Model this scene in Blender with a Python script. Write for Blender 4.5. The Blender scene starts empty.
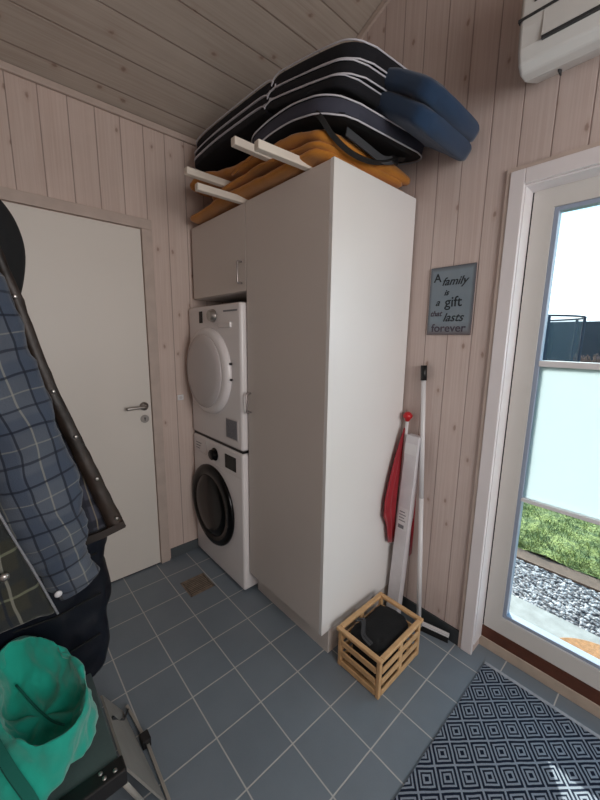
import bpy, bmesh, math, random
from math import sin, cos, pi, radians
from mathutils import Vector, Matrix
random.seed(7)
SC = bpy.context.scene
COL = SC.collection

# ------------------------------------------------------------------ materials
def lin(c):
    return tuple(((v / 12.92) if v <= 0.04045 else ((v + 0.055) / 1.055) ** 2.4) for v in c)
def rgb(r, g, b):
    return lin((r / 255, g / 255, b / 255)) + (1,)

class NT:
    def __init__(s, name):
        s.m = bpy.data.materials.new(name); s.m.use_nodes = True
        s.t = s.m.node_tree; s.t.nodes.clear()
        s.out = s.n('ShaderNodeOutputMaterial')
        s.b = s.n('ShaderNodeBsdfPrincipled'); s.l(s.b.outputs[0], s.out.inputs[0])
    def n(s, k, **kw):
        x = s.t.nodes.new(k)
        for a, v in kw.items(): setattr(x, a, v)
        return x
    def l(s, a, b): s.t.links.new(a, b)
    def put(s, sock, v):
        if hasattr(v, 'is_output') or isinstance(v, bpy.types.NodeSocket): s.l(v, sock)
        else: sock.default_value = v
    def math(s, op, a, b=0.0, c=None, clamp=False):
        x = s.n('ShaderNodeMath', operation=op, use_clamp=clamp)
        s.put(x.inputs[0], a); s.put(x.inputs[1], b)
        if c is not None: s.put(x.inputs[2], c)
        return x.outputs[0]
    def mix(s, f, a, b, blend='MIX'):
        x = s.n('ShaderNodeMix', data_type='RGBA', blend_type=blend)
        s.put(x.inputs[0], f); s.put(x.inputs[6], a); s.put(x.inputs[7], b)
        return x.outputs[2]
    def coords(s, kind='Object'):
        x = s.n('ShaderNodeTexCoord'); sp = s.n('ShaderNodeSeparateXYZ')
        s.l(x.outputs[kind], sp.inputs[0]); return x.outputs[kind], sp.outputs
    def comb(s, x, y, z):
        c = s.n('ShaderNodeCombineXYZ'); s.put(c.inputs[0], x); s.put(c.inputs[1], y); s.put(c.inputs[2], z); return c.outputs[0]
    def noise(s, vec, scale, detail=3, rough=.5, dist=0):
        x = s.n('ShaderNodeTexNoise'); s.l(vec, x.inputs['Vector'])
        x.inputs['Scale'].default_value = scale; x.inputs['Detail'].default_value = detail
        x.inputs['Roughness'].default_value = rough; x.inputs['Distortion'].default_value = dist
        return x.outputs['Fac']
    def ramp(s, f, a, b, lo=0., hi=1.):
        x = s.n('ShaderNodeMapRange'); s.put(x.inputs[0], f)
        x.inputs[1].default_value = a; x.inputs[2].default_value = b
        x.inputs[3].default_value = lo; x.inputs[4].default_value = hi
        return x.outputs[0]
    def bump(s, h, strength=.3, dist=.002):
        x = s.n('ShaderNodeBump'); x.inputs['Strength'].default_value = strength
        x.inputs['Distance'].default_value = dist; s.l(h, x.inputs['Height']); s.l(x.outputs[0], s.b.inputs['Normal'])
    def set(s, **kw):
        for k, v in kw.items(): s.put(s.b.inputs[k.replace('_', ' ')], v)

def simple(name, col, rough=.5, metal=0., spec=.5, var=.04, vscale=6, bump=0., bscale=200, sheen=0.):
    m = NT(name); v, _ = m.coords()
    n = m.noise(v, vscale, 4)
    dark = tuple(c * (1 - var * 2) for c in col[:3]) + (1,)
    m.set(Base_Color=m.mix(m.ramp(n, .3, .7), dark, col), Roughness=rough, Metallic=metal, Specular_IOR_Level=spec)
    if sheen: m.set(Sheen_Weight=sheen)
    if bump: m.bump(m.noise(v, bscale, 2), bump, .002)
    return m.m

def pine(name, ac, al, spacing, off, base, base2, groove=.028, knots=1.0):
    """boards: ac = index of the axis across the boards, al = along"""
    m = NT(name); v, s = m.coords()
    c = m.math('DIVIDE', m.math('SUBTRACT', s[ac], off), spacing)
    bid = m.math('FLOOR', c); fr = m.math('FRACT', c)
    wn = m.n('ShaderNodeTexWhiteNoise', noise_dimensions='1D'); m.l(bid, wn.inputs['W']); rnd = wn.outputs['Value']
    gv = m.comb(m.math('MULTIPLY', c, 1.), m.math('ADD', m.math('MULTIPLY', s[al], .55), m.math('MULTIPLY', rnd, 37.)), m.math('MULTIPLY', rnd, 11.))
    # grain streaks
    grain = m.noise(m.comb(m.math('MULTIPLY', c, 9.), m.math('ADD', m.math('MULTIPLY', s[al], 1.1), m.math('MULTIPLY', rnd, 37.)), bid), 1.6, 5, .6, .6)
    fine = m.noise(m.comb(m.math('MULTIPLY', c, 60.), m.math('MULTIPLY', s[al], 3.), bid), 1.5, 3)
    colr = m.mix(m.ramp(grain, .35, .68), base2, base)
    colr = m.mix(m.ramp(fine, .45, .75, 0, .22), colr, base2)
    colr = m.mix(m.ramp(m.noise(v, 3.2, 3), .4, .7, 0, .28), colr, tuple(min(1, x * 1.18) for x in base[:3]) + (1,))
    colr = m.mix(m.ramp(rnd, 0, 1, .0, .22), colr, tuple(x * .80 for x in base[:3]) + (1,))
    # knots
    vo = m.n('ShaderNodeTexVoronoi', voronoi_dimensions='2D', feature='F1')
    kv = m.comb(c, m.math('ADD', m.math('MULTIPLY', s[al], 5.0), m.math('MULTIPLY', rnd, 9.)), 0.)
    m.l(kv, vo.inputs['Vector']); vo.inputs['Scale'].default_value = 1.25
    d = m.math('ADD', vo.outputs['Distance'], m.math('MULTIPLY', m.math('SUBTRACT', m.noise(kv, 7, 3), .5), .16))
    sel = m.n('ShaderNodeSeparateColor'); m.l(vo.outputs['Color'], sel.inputs[0])
    pick = m.math('GREATER_THAN', sel.outputs[0], .66)
    core = m.math('MULTIPLY', m.ramp(d, .035, .085, 1, 0), pick)
    halo = m.math('MULTIPLY', m.ramp(d, .07, .20, 1, 0), pick)
    colr = m.mix(m.math('MULTIPLY', halo, .22 * knots), colr, rgb(160, 126, 106))
    colr = m.mix(m.math('MULTIPLY', core, .50 * knots), colr, rgb(110, 80, 66))
    # groove
    e = m.math('ABSOLUTE', m.math('SUBTRACT', fr, .5))
    g = m.ramp(e, .5 - groove, .5 - groove * .35, 0, 1)
    colr = m.mix(m.math('MULTIPLY', g, .55), colr, rgb(104, 82, 74))
    m.set(Base_Color=colr, Roughness=.62, Specular_IOR_Level=.3)
    h = m.math('SUBTRACT', m.math('MULTIPLY', grain, .12), g)
    m.bump(h, .5, .004)
    return m.m

WB, WB2 = rgb(212, 196, 187), rgb(198, 178, 168)
M = {}
M['pine_left'] = pine('whitewashed_pine_left', 1, 2, .1155, -1.387, WB, WB2)
M['pine_right'] = pine('whitewashed_pine_right', 0, 2, .1065, .971, rgb(204, 190, 184), rgb(189, 171, 164))
M['pine_ceiling'] = pine('whitewashed_pine_ceiling', 0, 1, .145, .088, rgb(186, 176, 165), rgb(170, 156, 145))
M['pine_trim'] = simple('whitewashed_pine_trim', rgb(196, 180, 170), .6, var=.06, vscale=14)
M['white_trim'] = simple('white_painted_trim', rgb(226, 222, 224), .4, var=.02)
M['door_white'] = simple('white_door_paint', rgb(226, 221, 213), .45, var=.015, vscale=2)
M['leaf_white'] = simple('door_leaf_paint', rgb(206, 204, 200), .4, var=.01)
M['skirt_dark'] = simple('dark_skirting_tiles', rgb(52, 57, 60), .5, var=.06)
M['bead'] = simple('glazing_bead_paint', rgb(150, 162, 182), .4, var=.01)
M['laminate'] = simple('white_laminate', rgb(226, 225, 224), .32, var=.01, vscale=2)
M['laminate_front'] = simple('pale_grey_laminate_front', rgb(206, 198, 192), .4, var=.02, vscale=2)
M['appliance'] = simple('white_enamel', rgb(226, 222, 222), .25, var=.01)
M['appliance_panel'] = simple('dryer_panel', rgb(206, 200, 200), .3, var=.02)
M['dryer_glass'] = simple('dryer_door_grey', rgb(196, 190, 190), .18, var=.02)
M['black_gloss'] = simple('black_gloss', rgb(7, 7, 8), .22, var=.1, spec=.25)
M['black_plastic'] = simple('black_plastic', rgb(22, 21, 22), .45, var=.1)
M['steel'] = simple('brushed_steel', rgb(176, 172, 168), .32, metal=.9, var=.05)
M['alu'] = simple('brushed_aluminium', rgb(176, 172, 164), .5, metal=.5, var=.08, vscale=9)
M['handle_grey'] = simple('satin_handle', rgb(168, 160, 158), .35, metal=.6)
M['threshold_wood'] = simple('brown_threshold_wood', rgb(92, 52, 36), .5, var=.15, vscale=20)
M['pale_wood'] = simple('pale_wood', rgb(186, 171, 156), .6, var=.08, vscale=18)
M['crate_wood'] = simple('crate_wood', rgb(214, 172, 124), .5, var=.1, vscale=25, bump=.15, bscale=90)
M['mustard'] = simple('mustard_fabric', rgb(188, 122, 40), .95, var=.12, vscale=9, bump=.35, bscale=500, sheen=.2)
M['navy'] = simple('navy_fabric', rgb(14, 15, 23), .95, var=.12, bump=.3, bscale=500)
M['navy_edge_lit'] = simple('navy_edge_lit', rgb(58, 60, 74), .9, var=.1, bump=.3, bscale=500)  # navy lightened on the side faces: daylight from the door put into the colour
M['piping'] = simple('white_piping', rgb(198, 198, 206), .8)
M['blue_fabric'] = simple('blue_fabric', rgb(18, 50, 82), .9, var=.1, bump=.3, bscale=500, sheen=.2)
M['white_paint'] = simple('white_painted_wood', rgb(226, 218, 206), .5, var=.04)
M['red_cloth'] = simple('red_cloth', rgb(158, 34, 46), .9, var=.12, vscale=15, sheen=.2)
M['red_plastic'] = simple('red_plastic', rgb(182, 26, 34), .35)
M['white_plastic'] = simple('white_plastic', rgb(222, 222, 224), .35)
M['carton'] = simple('white_carton', rgb(214, 212, 216), .45, var=.04, vscale=20)
M['print_grey'] = simple('grey_print', rgb(120, 122, 128), .6)
M['dark_cloth'] = simple('black_cloth', rgb(10, 11, 14), .9, var=.25, vscale=20, bump=.4, bscale=120)
M['dark_strap'] = simple('charcoal_strap', rgb(62, 64, 68), .7, bump=.3, bscale=300)
M['black_strap'] = simple('black_strap', rgb(18, 17, 18), .7)
M['turquoise'] = simple('turquoise_cloth', rgb(20, 172, 150), .9, var=.1, vscale=8, bump=.25, bscale=400, sheen=.3)
M['turquoise_dark'] = simple('green_strap', rgb(10, 96, 84), .9)
M['grey_rubber'] = simple('grey_green_rubber', rgb(82, 96, 96), .7, var=.08, bump=.2, bscale=300)
M['black_wax'] = simple('black_coat_cloth', rgb(12, 14, 17), .9, var=.2)
M['down_navy'] = simple('navy_down_nylon', rgb(15, 19, 30), .38, spec=.35, var=.2, vscale=7, bump=.4, bscale=30)
M['brown_wax'] = simple('brown_waxed_cotton', rgb(50, 38, 31), .5, var=.4, vscale=16, bump=.6, bscale=60)
M['ac_white'] = simple('ac_shell', rgb(214, 216, 214), .4, var=.01)
M['ac_gap'] = simple('ac_gap', rgb(52, 54, 56), .6)
M['skirt'] = None
M['bronze'] = simple('drain_bronze', rgb(150, 134, 118), .5, metal=.2, var=.2, vscale=40)
M['drain_dark'] = simple('drain_dark', rgb(70, 68, 66), .7)
M['sign_text'] = simple('sign_lettering', rgb(34, 42, 48), .7)
M['sign_text_brown'] = simple('sign_lettering_faded', rgb(70, 62, 74), .7)
M['concrete'] = simple('patio_concrete', rgb(140, 142, 142), .9, var=.14, vscale=16, bump=.3, bscale=60)
M['coir'] = simple('coir_mat', rgb(160, 116, 78), 1., var=.2, vscale=60, bump=.8, bscale=300)
M['soil'] = simple('garden_edge', rgb(92, 74, 64), .95, var=.2, vscale=20)
M['slate_fence'] = simple('dark_fence', rgb(44, 50, 62), .8, var=.1, vscale=4)
M['brush'] = simple('bare_shrub', rgb(150, 118, 112), .95, var=.3, vscale=12)
M['tramp_black'] = simple('trampoline_pad', rgb(34, 44, 64), .8)
M['ext_render'] = simple('outside_wall', rgb(150, 150, 148), .9)

# tiles
def tiles(name, axes=(0, 1), offs=(.17, .116), size=.2, floor=True):
    m = NT(name); v, s = m.coords(); ds = []; ids = []
    for a, o in zip(axes, offs):
        c = m.math('DIVIDE', m.math('SUBTRACT', s[a], o), size)
        ids.append(m.math('FLOOR', m.math('ADD', c, 0.)))
        f = m.math('FRACT', c)
        ds.append(m.math('ABSOLUTE', m.math('SUBTRACT', f, .5)))
    e = m.math('MAXIMUM', ds[0], ds[1])
    g = m.ramp(e, .5 - .015, .5 - .009, 0, 1)
    wn = m.n('ShaderNodeTexWhiteNoise', noise_dimensions='2D'); m.l(m.comb(ids[0], ids[1], 0.), wn.inputs['Vector'])
    base = m.mix(m.noise(v, 5, 5, .6), rgb(108, 120, 130), rgb(127, 139, 149))
    base = m.mix(m.math('MULTIPLY', wn.outputs['Value'], .12), base, rgb(84, 88, 96))
    base = m.mix(m.ramp(m.noise(v, 220, 2), .35, .65, 0, .18), base, rgb(128, 136, 144))
    col = m.mix(g, base, rgb(186, 186, 184))
    m.set(Base_Color=col, Roughness=m.ramp(g, 0, 1, .36, .85), Specular_IOR_Level=.45)
    m.bump(m.math('SUBTRACT', m.math('MULTIPLY', m.noise(v, 90, 3), .15), g), .35, .003)
    return m.m
M['tiles'] = tiles('grey_floor_tiles')
M['skirt'] = simple('grey_skirting_tiles', rgb(82, 88, 92), .45, var=.06)

# rug
def rug_mat():
    m = NT('rug_diamonds'); v, s = m.coords()
    wob = m.math('MULTIPLY', m.math('SUBTRACT', m.noise(v, 30, 2), .5), .05)
    u = m.math('DIVIDE', m.math('SUBTRACT', s[0], 1.75), .0925)
    w = m.math('DIVIDE', m.math('ADD', s[1], .063), .1105)
    a = m.math('ADD', m.math('ADD', u, w), wob); b = m.math('ADD', m.math('SUBTRACT', u, w), wob)
    da = m.math('ABSOLUTE', m.math('SUBTRACT', a, m.math('ROUND', a)))
    db = m.math('ABSOLUTE', m.math('SUBTRACT', b, m.math('ROUND', b)))
    r = m.math('MULTIPLY', m.math('MAXIMUM', da, db), 2.)
    cr = m.n('ShaderNodeValToRGB'); m.l(r, cr.inputs[0]); cr.color_ramp.interpolation = 'LINEAR'
    D, W = rgb(28, 35, 50), rgb(150, 160, 172)
    e = cr.color_ramp.elements; e[0].position = 0; e[0].color = D; e[1].position = 1.; e[1].color = W
    for p, c in ((.17, D), (.21, W), (.36, W), (.40, D), (.52, D), (.56, W), (.68, W), (.72, D), (.89, D), (.93, W)):
        k = e.new(p); k.color = c
    nz = m.noise(m.comb(m.math('MULTIPLY', s[0], 3.), m.math('MULTIPLY', s[1], 1.), 0.), 260, 2)
    col = m.mix(m.ramp(nz, .4, .62, 0, .35), cr.outputs[0], D)
    m.set(Base_Color=col, Roughness=.95, Specular_IOR_Level=.1); m.bump(nz, .5, .003)
    return m.m
M['rug'] = rug_mat()
M['rug_hem'] = simple('rug_hem', rgb(176, 182, 190), .95, var=.15, vscale=60)

def plaid(name, bg, bands, ax=(1, 2), rough=.9, skew=0.0, dark=None):
    """bands: list of (axis 0/1, period, offset, width, colour, strength)"""
    m = NT(name); v, s = m.coords()
    wx = m.math('MULTIPLY', m.math('SUBTRACT', m.noise(v, 7, 2), .5), .03)
    c0 = m.math('ADD', m.math('ADD', s[ax[0]], m.math('MULTIPLY', s[ax[1]], skew)), wx)
    c1 = m.math('ADD', m.math('SUBTRACT', s[ax[1]], m.math('MULTIPLY', s[ax[0]], skew)), wx)
    col = m.mix(m.noise(v, 14, 4), tuple(x * .65 for x in bg[:3]) + (1,), bg)
    for a, per, off, wd, cc, st in bands:
        f = m.math('FRACT', m.math('DIVIDE', m.math('ADD', (c0, c1)[a], off), per))
        d = m.math('ABSOLUTE', m.math('SUBTRACT', f, .5))
        g = m.ramp(d, wd / per, wd / per * .6, 0, st)
        col = m.mix(g, col, cc)
    m.set(Base_Color=col, Roughness=rough, Sheen_Weight=.15, Specular_IOR_Level=.2)
    m.bump(m.noise(v, 350, 2), .4, .002)
    return m.m
lt, dk = rgb(140, 140, 130), rgb(24, 30, 42)
M['plaid_blue'] = plaid('blue_plaid_flannel', rgb(84, 92, 104),
    [(0, .085, .0, .015, rgb(58, 68, 84), .75), (1, .11, .0, .02, rgb(60, 70, 86), .6), (0, .085, .04, .0018, lt, .5),
     (1, .11, .045, .0018, lt, .35), (0, .085, .012, .0025, dk, .8), (0, .085, .068, .0025, dk, .8), (1, .11, .01, .003, dk, .8), (1, .11, .075, .003, dk, .7)], skew=.2)
M['plaid_olive'] = plaid('olive_plaid_flannel', rgb(54, 55, 48),
    [(0, .07, 0., .012, rgb(36, 40, 42), .8), (1, .09, .02, .018, rgb(38, 42, 44), .8), (0, .07, .035, .003, lt, .5),
     (1, .09, .06, .003, rgb(120, 124, 104), .5), (0, .07, .05, .003, dk, .8)], skew=.12)
M['plaid_dark'] = plaid('dark_plaid_lining', rgb(70, 72, 84),
    [(0, .05, 0., .010, rgb(36, 38, 46), .8), (1, .06, .02, .012, rgb(36, 38, 46), .8), (0, .05, .03, .002, rgb(150, 140, 120), .5)], skew=.2)

def grass_mat():
    m = NT('lawn_grass'); v, s = m.coords()
    n = m.noise(v, 7, 5, .7); n2 = m.noise(v, 50, 3)
    c = m.mix(m.ramp(n, .35, .65), rgb(58, 84, 42), rgb(140, 152, 84))
    c = m.mix(m.ramp(n2, .45, .7, 0, .5), c, rgb(46, 62, 38))
    m.set(Base_Color=c, Roughness=.95); m.bump(n2, 1., .02); return m.m
M['grass'] = grass_mat()
def gravel_mat():
    m = NT('gravel_bed'); v, s = m.coords()
    vo = m.n('ShaderNodeTexVoronoi', feature='F1'); m.l(v, vo.inputs['Vector']); vo.inputs['Scale'].default_value = 42
    sc = m.n('ShaderNodeSeparateColor'); m.l(vo.outputs['Color'], sc.inputs[0])
    c = m.mix(m.ramp(sc.outputs[0], .1, .9), rgb(52, 50, 58), rgb(176, 174, 178))
    c = m.mix(m.ramp(vo.outputs['Distance'], .3, .7, 0, .85), c, rgb(50, 48, 56))
    m.set(Base_Color=c, Roughness=.9); m.bump(m.math('MULTIPLY', vo.outputs['Distance'], -1.), 1., .02); return m.m
M['gravel'] = gravel_mat()
def stone_mat():
    m = NT('gravel_stone'); oi = m.n('ShaderNodeObjectInfo'); v, s = m.coords()
    g = m.noise(v, 30, 1)
    m.set(Base_Color=m.mix(m.ramp(g, .35, .65), rgb(58, 58, 66), rgb(176, 175, 180)), Roughness=.85); return m.m
M['stone'] = stone_mat()

def sign_mat():
    m = NT('sign_slate_print'); v, s = m.coords('Generated')
    n = m.noise(v, 3, 4, .6)
    c = m.mix(n, rgb(108, 124, 136), rgb(134, 146, 154))
    ex = m.math('ABSOLUTE', m.math('SUBTRACT', s[0], .5)); ez = m.math('ABSOLUTE', m.math('SUBTRACT', s[2], .5))
    e = m.ramp(m.math('MAXIMUM', ex, ez), .43, .5, 0, .75)
    c = m.mix(e, c, rgb(66, 56, 58))
    low = m.ramp(s[2], .2, .0, 0, .4)
    c = m.mix(low, c, rgb(112, 88, 84))
    m.set(Base_Color=c, Roughness=.6); return m.m
M['sign'] = sign_mat()

def glass_mat(name, tint, frost=0.):
    m = NT(name)
    tr = m.n('ShaderNodeBsdfTransparent'); tr.inputs[0].default_value = tint
    gl = m.n('ShaderNodeBsdfGlossy'); gl.inputs['Roughness'].default_value = .02
    lw = m.n('ShaderNodeLayerWeight'); lw.inputs[0].default_value = .5
    mx = m.n('ShaderNodeMixShader'); m.l(m.math('MULTIPLY_ADD', m.math('POWER', lw.outputs['Facing'], 4.), .5, .03), mx.inputs[0])
    if frost:
        tl = m.n('ShaderNodeBsdfTranslucent'); tl.inputs[0].default_value = tint
        df = m.n('ShaderNodeBsdfDiffuse'); df.inputs[0].default_value = tint
        m1 = m.n('ShaderNodeMixShader'); m1.inputs[0].default_value = .12; m.l(tl.outputs[0], m1.inputs[1]); m.l(df.outputs[0], m1.inputs[2])
        m.l(m1.outputs[0], mx.inputs[1])
    else:
        m.l(tr.outputs[0], mx.inputs[1])
    m.l(gl.outputs[0], mx.inputs[2]); m.l(mx.outputs[0], m.out.inputs[0])
    m.t.nodes.remove(m.b)
    return m.m
M['glass'] = glass_mat('clear_door_glass', (.93, .98, .99, 1))
M['frost'] = glass_mat('frosted_door_glass', (.50, .565, .585, 1), 1)
def net_mat():
    m = NT('trampoline_net'); tr = m.n('ShaderNodeBsdfTransparent'); df = m.n('ShaderNodeBsdfDiffuse'); df.inputs[0].default_value = rgb(84, 94, 104)
    mx = m.n('ShaderNodeMixShader'); v, s = m.coords()
    mx.inputs[0].default_value = .35
    m.l(tr.outputs[0], mx.inputs[1]); m.l(df.outputs[0], mx.inputs[2]); m.l(mx.outputs[0], m.out.inputs[0]); return m.m
M['net'] = net_mat()

# ------------------------------------------------------------------ mesh helpers
def obj(name, bm, mat, parent=None, smooth=False, bevel=0., seg=2):
    me = bpy.data.meshes.new(name); bm.normal_update(); bm.to_mesh(me); bm.free()
    o = bpy.data.objects.new(name, me); COL.objects.link(o)
    mats = mat if isinstance(mat, (list, tuple)) else [mat]
    for x in mats: me.materials.append(x)
    if parent:
        o.parent = parent; o.matrix_parent_inverse = Matrix.Translation(-parent.location) if parent.type == 'EMPTY' and not parent.parent else Matrix.Identity(4)
    if bevel:
        b = o.modifiers.new('bevel', 'BEVEL'); b.width = bevel; b.segments = seg; b.limit_method = 'ANGLE'
    if smooth or bevel:
        for p in me.polygons: p.use_smooth = smooth
    return o
def box(bm, x0, x1, y0, y1, z0, z1, rot=None, piv=None, mi=0):
    vs = [bm.verts.new((x, y, z)) for x in (x0, x1) for y in (y0, y1) for z in (z0, z1)]
    if rot is not None:
        R = rot if isinstance(rot, Matrix) else Matrix.Rotation(rot, 3, 'Z')
        p = Vector(piv or ((x0 + x1) / 2, (y0 + y1) / 2, (z0 + z1) / 2))
        for v in vs: v.co = R @ (v.co - p) + p
    for f in ((0, 1, 3, 2), (4, 6, 7, 5), (0, 4, 5, 1), (2, 3, 7, 6), (0, 2, 6, 4), (1, 5, 7, 3)):
        fc = bm.faces.new([vs[i] for i in f]); fc.material_index = mi
    return vs
def B(*a, **k):
    bm = bmesh.new(); box(bm, *a, **k); return bm
def ring_mesh(bm, rings, cap0=True, cap1=True, closed=True):
    R = [[bm.verts.new(p) for p in r] for r in rings]
    n = len(R[0])
    for i in range(len(R) - 1):
        for j in range(n if closed else n - 1):
            k = (j + 1) % n
            bm.faces.new((R[i][j], R[i][k], R[i + 1][k], R[i + 1][j]))
    if cap0: bm.faces.new(list(reversed(R[0])))
    if cap1: bm.faces.new(R[-1])
    bmesh.ops.recalc_face_normals(bm, faces=bm.faces)
    return R
def smoothpath(pts, n=8):
    P = [Vector(p) for p in pts]; out = []
    for i in range(len(P) - 1):
        p0 = P[i - 1] if i else P[i] * 2 - P[i + 1]; p1 = P[i]; p2 = P[i + 1]; p3 = P[i + 2] if i + 2 < len(P) else P[i + 1] * 2 - P[i]
        for k in range(n):
            t = k / n
            out.append(.5 * ((2 * p1) + (p2 - p0) * t + (2 * p0 - 5 * p1 + 4 * p2 - p3) * t * t + (3 * p1 - p0 - 3 * p2 + p3) * t ** 3))
    out.append(P[-1]); return out
def tube(bm, pts, r, n=10, cap=True, closed=False, flat=None):
    """r: radius or list; flat=(w,h,up) gives a strap section"""
    P = [Vector(p) for p in pts]; rings = []; up = None; N = len(P)
    for i, p in enumerate(P):
        a = P[(i - 1) % N] if (closed or i) else p; b = P[(i + 1) % N] if (closed or i < N - 1) else p
        t = (b - a).normalized()
        if up is None:
            up = Vector((0, 0, 1)) if abs(t.z) < .9 else Vector((0, 1, 0))
            if flat: up = Vector(flat[2])
        s = t.cross(up).normalized(); up = s.cross(t).normalized()
        rr = r[i] if isinstance(r, (list, tuple)) else r
        if flat: rings.append([p + s * flat[0] * c + up * flat[1] * d for c, d in ((-.5, -.5), (.5, -.5), (.5, .5), (-.5, .5))])
        else: rings.append([p + (s * cos(2 * pi * k / n) + up * sin(2 * pi * k / n)) * rr for k in range(n)])
    if closed: rings.append(rings[0])
    ring_mesh(bm, rings, cap and not closed, cap and not closed)
def T(pts, r, n=10, **k):
    bm = bmesh.new(); tube(bm, pts, r, n, **k); return bm
def cyl(bm, c, r, h, ax='Z', n=32, r2=None):
    r2 = r if r2 is None else r2; c = Vector(c); A = {'X': 0, 'Y': 1, 'Z': 2}[ax]
    def P(k, rr, hh):
        q = [0, 0, 0]; q[(A + 1) % 3] = rr * cos(2 * pi * k / n); q[(A + 2) % 3] = rr * sin(2 * pi * k / n); q[A] = hh; return c + Vector(q)
    ring_mesh(bm, [[P(k, r, 0) for k in range(n)], [P(k, r2, h) for k in range(n)]])
def lathe(bm, c, prof, ax='Y', n=48, sgn=-1):
    """prof: list of (radius, height along axis)"""
    c = Vector(c); A = {'X': 0, 'Y': 1, 'Z': 2}[ax]; rings = []
    for r, h in prof:
        ring = []
        for k in range(n):
            q = [0, 0, 0]; q[(A + 1) % 3] = r * cos(2 * pi * k / n); q[(A + 2) % 3] = r * sin(2 * pi * k / n); q[A] = h * sgn; ring.append(c + Vector(q))
        rings.append(ring)
    ring_mesh(bm, rings)
def thing(name, label, cat, loc, group=None):
    o = bpy.data.objects.new(name, None); COL.objects.link(o); o.location = loc; o.empty_display_size = .1
    o['label'] = label; o['category'] = cat
    if group: o['group'] = group
    return o
def tag(o, label, cat, group=None, kind=None):
    o['label'] = label; o['category'] = cat
    if group: o['group'] = group
    if kind: o['kind'] = kind
    return o
def struct(name, bm, mat, parent=None, **k):
    o = obj(name, bm, mat, parent, **k)
    if not parent: o['kind'] = 'structure'
    return o
def wire_rect(bm, x0, x1, z0, z1, w, y0, y1):
    box(bm, x0, x0 + w, y0, y1, z0, z1); box(bm, x1 - w, x1, y0, y1, z0, z1)
    box(bm, x0 + w, x1 - w, y0, y1, z1 - w, z1); box(bm, x0 + w, x1 - w, y0, y1, z0, z0 + w)

# ------------------------------------------------------------------ room
XR, YF, TH = 4.2, -1.95, .16       # far right wall, wall behind the coats, wall thickness
CK = .437; CZ = 2.612
def cz(x): return CZ + CK * x
DX0, DX1, DZ1 = 1.645, 2.56, 2.04  # glass door opening
struct('floor', B(-.16, XR + .1, YF - .1, .16, -.1, 0), M['tiles'])
# wall_left with interior door in front of it (solid wall)
bm = B(-.14, 0, YF - .1, TH, 0, CZ + .1); struct('wall_left', bm, M['pine_left'])
# wall_right (gable, sloping top) with door opening
bm = bmesh.new()
def gable(bm, x0, x1, z0a, z0b, y0, y1):
    pts = [(x0, z0a), (x1, z0b), (x1, cz(x1) + .03), (x0, cz(x0) + .03)]
    a = [bm.verts.new((x, y0, z)) for x, z in pts]; b = [bm.verts.new((x, y1, z)) for x, z in pts]
    bm.faces.new(a); bm.faces.new(list(reversed(b)))
    for i in range(4): bm.faces.new((a[i], b[i], b[(i + 1) % 4], a[(i + 1) % 4]))
gable(bm, 0, DX0, 0, 0, 0, TH); gable(bm, DX0, DX1, DZ1, DZ1, 0, TH); gable(bm, DX1, XR, 0, 0, 0, TH)
bmesh.ops.recalc_face_normals(bm, faces=bm.faces)
struct('wall_right', bm, M['pine_right'])
bm = bmesh.new(); gable(bm, 0, XR, 0, 0, YF - .1, YF); bmesh.ops.recalc_face_normals(bm, faces=bm.faces)
struct('wall_back', bm, M['pine_right'])
struct('wall_front', B(XR, XR + .1, YF - .1, TH, 0, cz(XR) + .1), M['pine_left'])
bm = bmesh.new()
pts = [(-.14, CZ - .14 * CK), (XR + .1, cz(XR + .1)), (XR + .1, cz(XR + .1) + .1), (-.14, CZ - .14 * CK + .1)]
a = [bm.verts.new((x, YF - .1, z)) for x, z in pts]; b = [bm.verts.new((x, TH, z)) for x, z in pts]
bm.faces.new(a); bm.faces.new(list(reversed(b)))
for i in range(4): bm.faces.new((a[i], b[i], b[(i + 1) % 4], a[(i + 1) % 4]))
bmesh.ops.recalc_face_normals(bm, faces=bm.faces)
struct('ceiling', bm, M['pine_ceiling'])
# small cornice mouldings
struct('trim_1', B(0, .018, YF, 0, CZ - .030, CZ + .002), M['pine_trim'], bevel=.004)
bm = bmesh.new()
L = XR / cos(math.atan(CK)); ang = math.atan(CK)
box(bm, 0, L, -.014, 0, -.03, -.004, rot=Matrix.Rotation(-ang, 3, 'Y'), piv=(0, 0, 0))
for v in bm.verts: v.co.z += CZ; v.co.x += .003
struct('trim_2', bm, M['pine_trim'])
# skirting tiles
struct('baseboard_left', B(0, .01, -.785, -.01, 0, .068), M['skirt'])
struct('baseboard_right', B(.01, 1.585, -.01, 0, 0, .078), M['skirt_dark'])
# interior door on the left wall
LY0, LY1 = -1.68, -.858
bm = B(.0, .012, LY0, LY1, .008, 2.048); d1 = struct('door_1', bm, M['door_white'], bevel=.002)
bm = bmesh.new()
tube(bm, [(.012, -.900, 1.055), (.05, -.900, 1.055)], .009, 12)
tube(bm, smoothpath([(.05, -.900, 1.055), (.058, -.912, 1.055), (.058, -.96, 1.056), (.056, -1.01, 1.054)], 5), .0095, 12)
cyl(bm, (.012, -.900, 1.055), .025, .009, 'X', 28)
struct('door_handle', bm, M['steel'], d1, smooth=True)
bm = bmesh.new(); cyl(bm, (.012, -.900, .978), .024, .007, 'X', 28); struct('keyhole_plate', bm, M['steel'], d1)
bm = bmesh.new(); cyl(bm, (.0185, -.900, .983), .004, .002, 'X', 12); box(bm, .0185, .0205, -.902, -.898, .968, .983); struct('keyhole', bm, M['black_plastic'], d1)
bm = bmesh.new()
box(bm, 0, .022, LY1 + .004, -.797, 0, 2.053); box(bm, 0, .022, LY0 - .06, LY0 - .004, 0, 2.053)
box(bm, 0, .022, LY0 - .06, -.797, 2.053, 2.106)
struct('trim_3', bm, M['pine_trim'], bevel=.003)
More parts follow.
